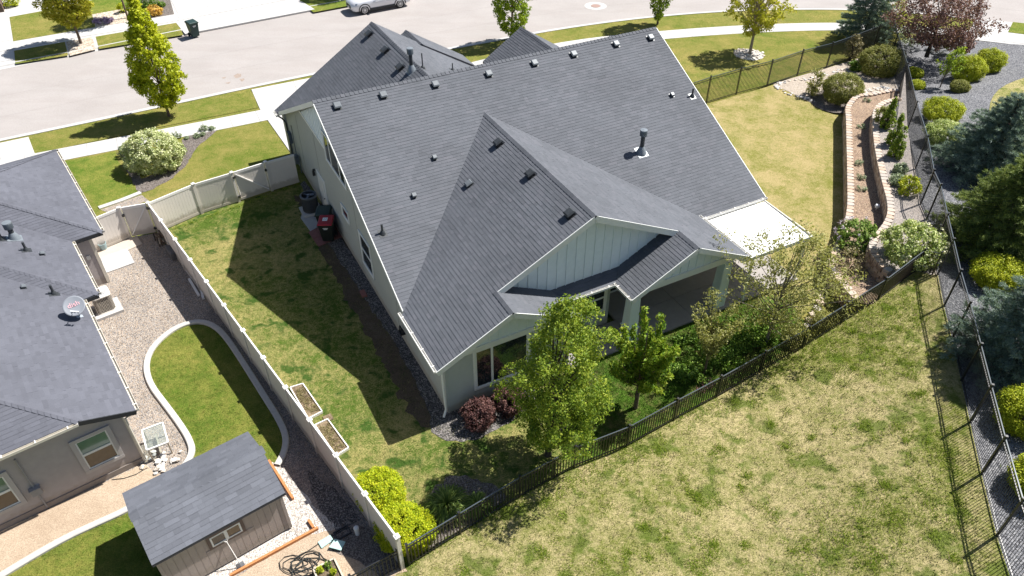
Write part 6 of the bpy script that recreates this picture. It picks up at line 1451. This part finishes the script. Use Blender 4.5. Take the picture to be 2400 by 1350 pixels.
# stones: ring round the maple, cobbles in the bed, border stones
mp = thing('stone_ring', 'ring of pale stones round the young maple', 'stone ring', G(1756, 128))
for k in range(46):
    a = random.random()*6.283; r_ = random.choice((1.0, 1.0, random.uniform(.2, 1.0)))*random.uniform(.85, 1.05); stone(mp, (math.cos(a)*r_, math.sin(a)*r_, .03), random.uniform(.07, .15), random.choice(cobble[:2]))
sheet('stone_bed', [(mp.location.x+1.02*math.cos(a), mp.location.y+1.02*math.sin(a)) for a in np.linspace(0, 6.283, 20, endpoint=False)], pebble_white, .012)
cb_ = thing('cobble_border', 'white cobbles edging the pale planting bed', 'cobbles', (0, 0, 0))
def cobbles(path, n, wid, r0, r1, f):
    pts = [Vector(p) for p in path]; Ls = [(b-a).length for a, b in zip(pts, pts[1:])]; T = sum(Ls)
    for k in range(n):
        d = random.random()*T; i = 0
        while d > Ls[i] and i < len(Ls)-1: d -= Ls[i]; i += 1
        q = pts[i].lerp(pts[i+1], min(1, d/Ls[i])); t = (pts[i+1]-pts[i]).normalized(); o_ = Vector((-t.y, t.x))*random.uniform(-wid, wid); q = q+o_
        stone(cb_, (q.x, q.y, f(q.x, q.y)+.03), random.uniform(r0, r1), random.choice(cobble), 'cobble')
cobbles(P((1985, 161), (1900, 185), (1850, 190), (1815, 199), (1832, 214), (1860, 224), (1890, 232), (1920, 240)), 80, .16, .07, .13, h_bed)
cobbles(P((2010, 200), (2050, 190), (2095, 183), z=.9), 60, .55, .08, .16, h_bed)
cobbles(P((2000, 228), (2030, 215), (2060, 206), z=.9), 36, .3, .08, .14, h_bed)
bs = thing('border_stones', 'row of tan blocks edging the bed right of the airy tree', 'border stones', (0, 0, 0))
for k, (px, py) in enumerate(((1925, 700), (1921, 712), (1914, 727), (1905, 741), (1897, 754), (1892, 768))):
    o = MB().prism([(-.19, -.1), (.0, -.17), (.19, -.1), (.17, .13), (-.17, .13)], 0, .14).build('block', cap_m[k % 3], bs, bevel=.02); o.location = G(px, py); o.rotation_euler.z = -1.0+.1*random.random()
gl = MB(); gl.lathe([(.02, 0), (.02, .12), (.09, .14), (.12, .22), (.09, .30), (0, .33)], 16); o = gl.build('garden_light', plain('globe_white', (.7, .72, .75), .3, .03, 5.), smooth=True); o.location = G(2053, 492, .86); tag(o, 'small white globe light at the foot of the upper wall', 'garden light')
# edging slab between the front lawn and the neighbour's side fence
es = tag(strip('edging_slab', P((232, 488), (285, 470), (330, 452)), -.14, .14, [(0, -.05), (0, .05), (1, .05), (1, -.05)], concrete_far), kind='structure')
sheet('gravel_strip', P((236, 492), (332, 457), (348, 470), (262, 502)), gravel_tan, .012)
sheet('mulch_bed', P((283, 352), (300, 345), (330, 420), (395, 395), (430, 325), (455, 312), (500, 299), (512, 303), (490, 322), (462, 345), (438, 385), (405, 418), (350, 447), (326, 452), (300, 405)), mulch_grey, .012, wob=.05)
# plank of the far planter in the corner
wp = thing('timber_planter', 'brown timber planter at the very top left corner', 'planter', G(-8, 24)); wp.rotation_euler.z = PSI
for k in range(5): MB().box((0, 0, .07+.13*k), (1.1, 1.4, .12)).build('plank', bark, wp)
# stains on the road

rust = plain('rust_stain', (.285, .23, .195), .9, .2, 9.)
for k, q in enumerate((((548, 178), (556, 172), (566, 174), (564, 181), (552, 183)), ((562, 186), (572, 183), (574, 188), (566, 191)), ((528, 194), (540, 192), (538, 196)), ((520, 182), (530, 180), (527, 184)))): sheet('road_stain', P(*q, z=-.12), rust, -.116, wob=.05)
seam = plain('road_seam', (.29, .265, .255), .9, .1, 6.)
mid_ = [a_.lerp(b_, .5) for a_, b_ in zip(resample(NEAR_E, 1.2), resample(NEAR_E, 1.2))]
for off in (3.1, 6.3): tag(strip('road_seam', offset_path(resample(NEAR_E, 2.5), off), -.02, .02, [(0, -.117), (1, -.117)], seam), kind='structure')

# --- loose stones lying proud of the gravel, and longer grass left along the fence feet
def loose(name, poly, n, r0, r1, m, z=0., avoid=None):
    xs = [p[0] for p in poly]; ys = [p[1] for p in poly]; pa = poly; V = []; Fq = []
    oc = np.array([[1, 0, 0], [0, 1, 0], [-1, 0, 0], [0, -1, 0], [0, 0, 1], [0, 0, -1.]]); fc = np.array([[0, 1, 4], [1, 2, 4], [2, 3, 4], [3, 0, 4], [1, 0, 5], [2, 1, 5], [3, 2, 5], [0, 3, 5]]); k = 0
    while k < n:
        x_, y_ = RNG.uniform(min(xs), max(xs)), RNG.uniform(min(ys), max(ys)); c = False
        for i in range(len(pa)):
            a_, b_ = pa[i], pa[(i+1) % len(pa)]
            if (a_[1] > y_) != (b_[1] > y_) and x_ < (b_[0]-a_[0])*(y_-a_[1])/(b_[1]-a_[1])+a_[0]: c = not c
        if not c: continue
        r = RNG.uniform(r0, r1); t = RNG.random()*6.28; q = oc*r*RNG.uniform(.7, 1.3, (6, 1))*np.array([1, .8, .6]); q = np.stack([q[:, 0]*math.cos(t)-q[:, 1]*math.sin(t), q[:, 0]*math.sin(t)+q[:, 1]*math.cos(t), q[:, 2]], 1)
        V.append(q+np.array([x_, y_, z+r*.25])); Fq.append(fc+6*k); k += 1
    tag(link(name, npmesh(name, np.concatenate(V), np.concatenate(Fq), None, 3), m), kind='stuff')
loose('loose_gravel', P((330, 555), (372, 550), (500, 740), (400, 770), (345, 850), (360, 920), (440, 1050), (380, 1105), (320, 960), (230, 740), (300, 640)), 2200, .012, .026, gravel_tan)
loose('loose_gravel', P((500, 735), (530, 770), (690, 1000), (850, 1220), (790, 1235), (680, 1060), (600, 900)), 1400, .012, .026, gravel_tan)
loose('loose_pebbles', P((655, 1095), (690, 1130), (740, 1195), (800, 1235), (720, 1252), (600, 1315), (690, 1235)), 1300, .012, .026, pebble_white)
loose('loose_gravel', P((735, 505), (765, 565), (905, 775), (1010, 965), (1040, 1010), (1165, 985), (1048, 965), (830, 610)), 1300, .012, .03, gravel_dark)
fe = []
for a_, b_, d_, n_ in ((PV0, PV1, .14, 700), (C[0], C[4], -.12, 240)):
    t_ = (b_-a_).normalized(); o_ = Vector((-t_.y, t_.x, 0))*d_
    for k in range(n_): q = a_.lerp(b_, RNG.random())+o_*RNG.uniform(.7, 2.); fe.append((q.x, q.y))
for a_, b_ in zip(BF[:6], BF[1:7]):
    for k in range(70): q = a_.lerp(b_, RNG.random()); fe.append((q.x+RNG.normal(0, .08), q.y+RNG.normal(0, .08)))
blades('fence_foot_grass', None, 0, L_blade2, None, .10, .009, 5, .05, seed=77, pts=np.array(fe))
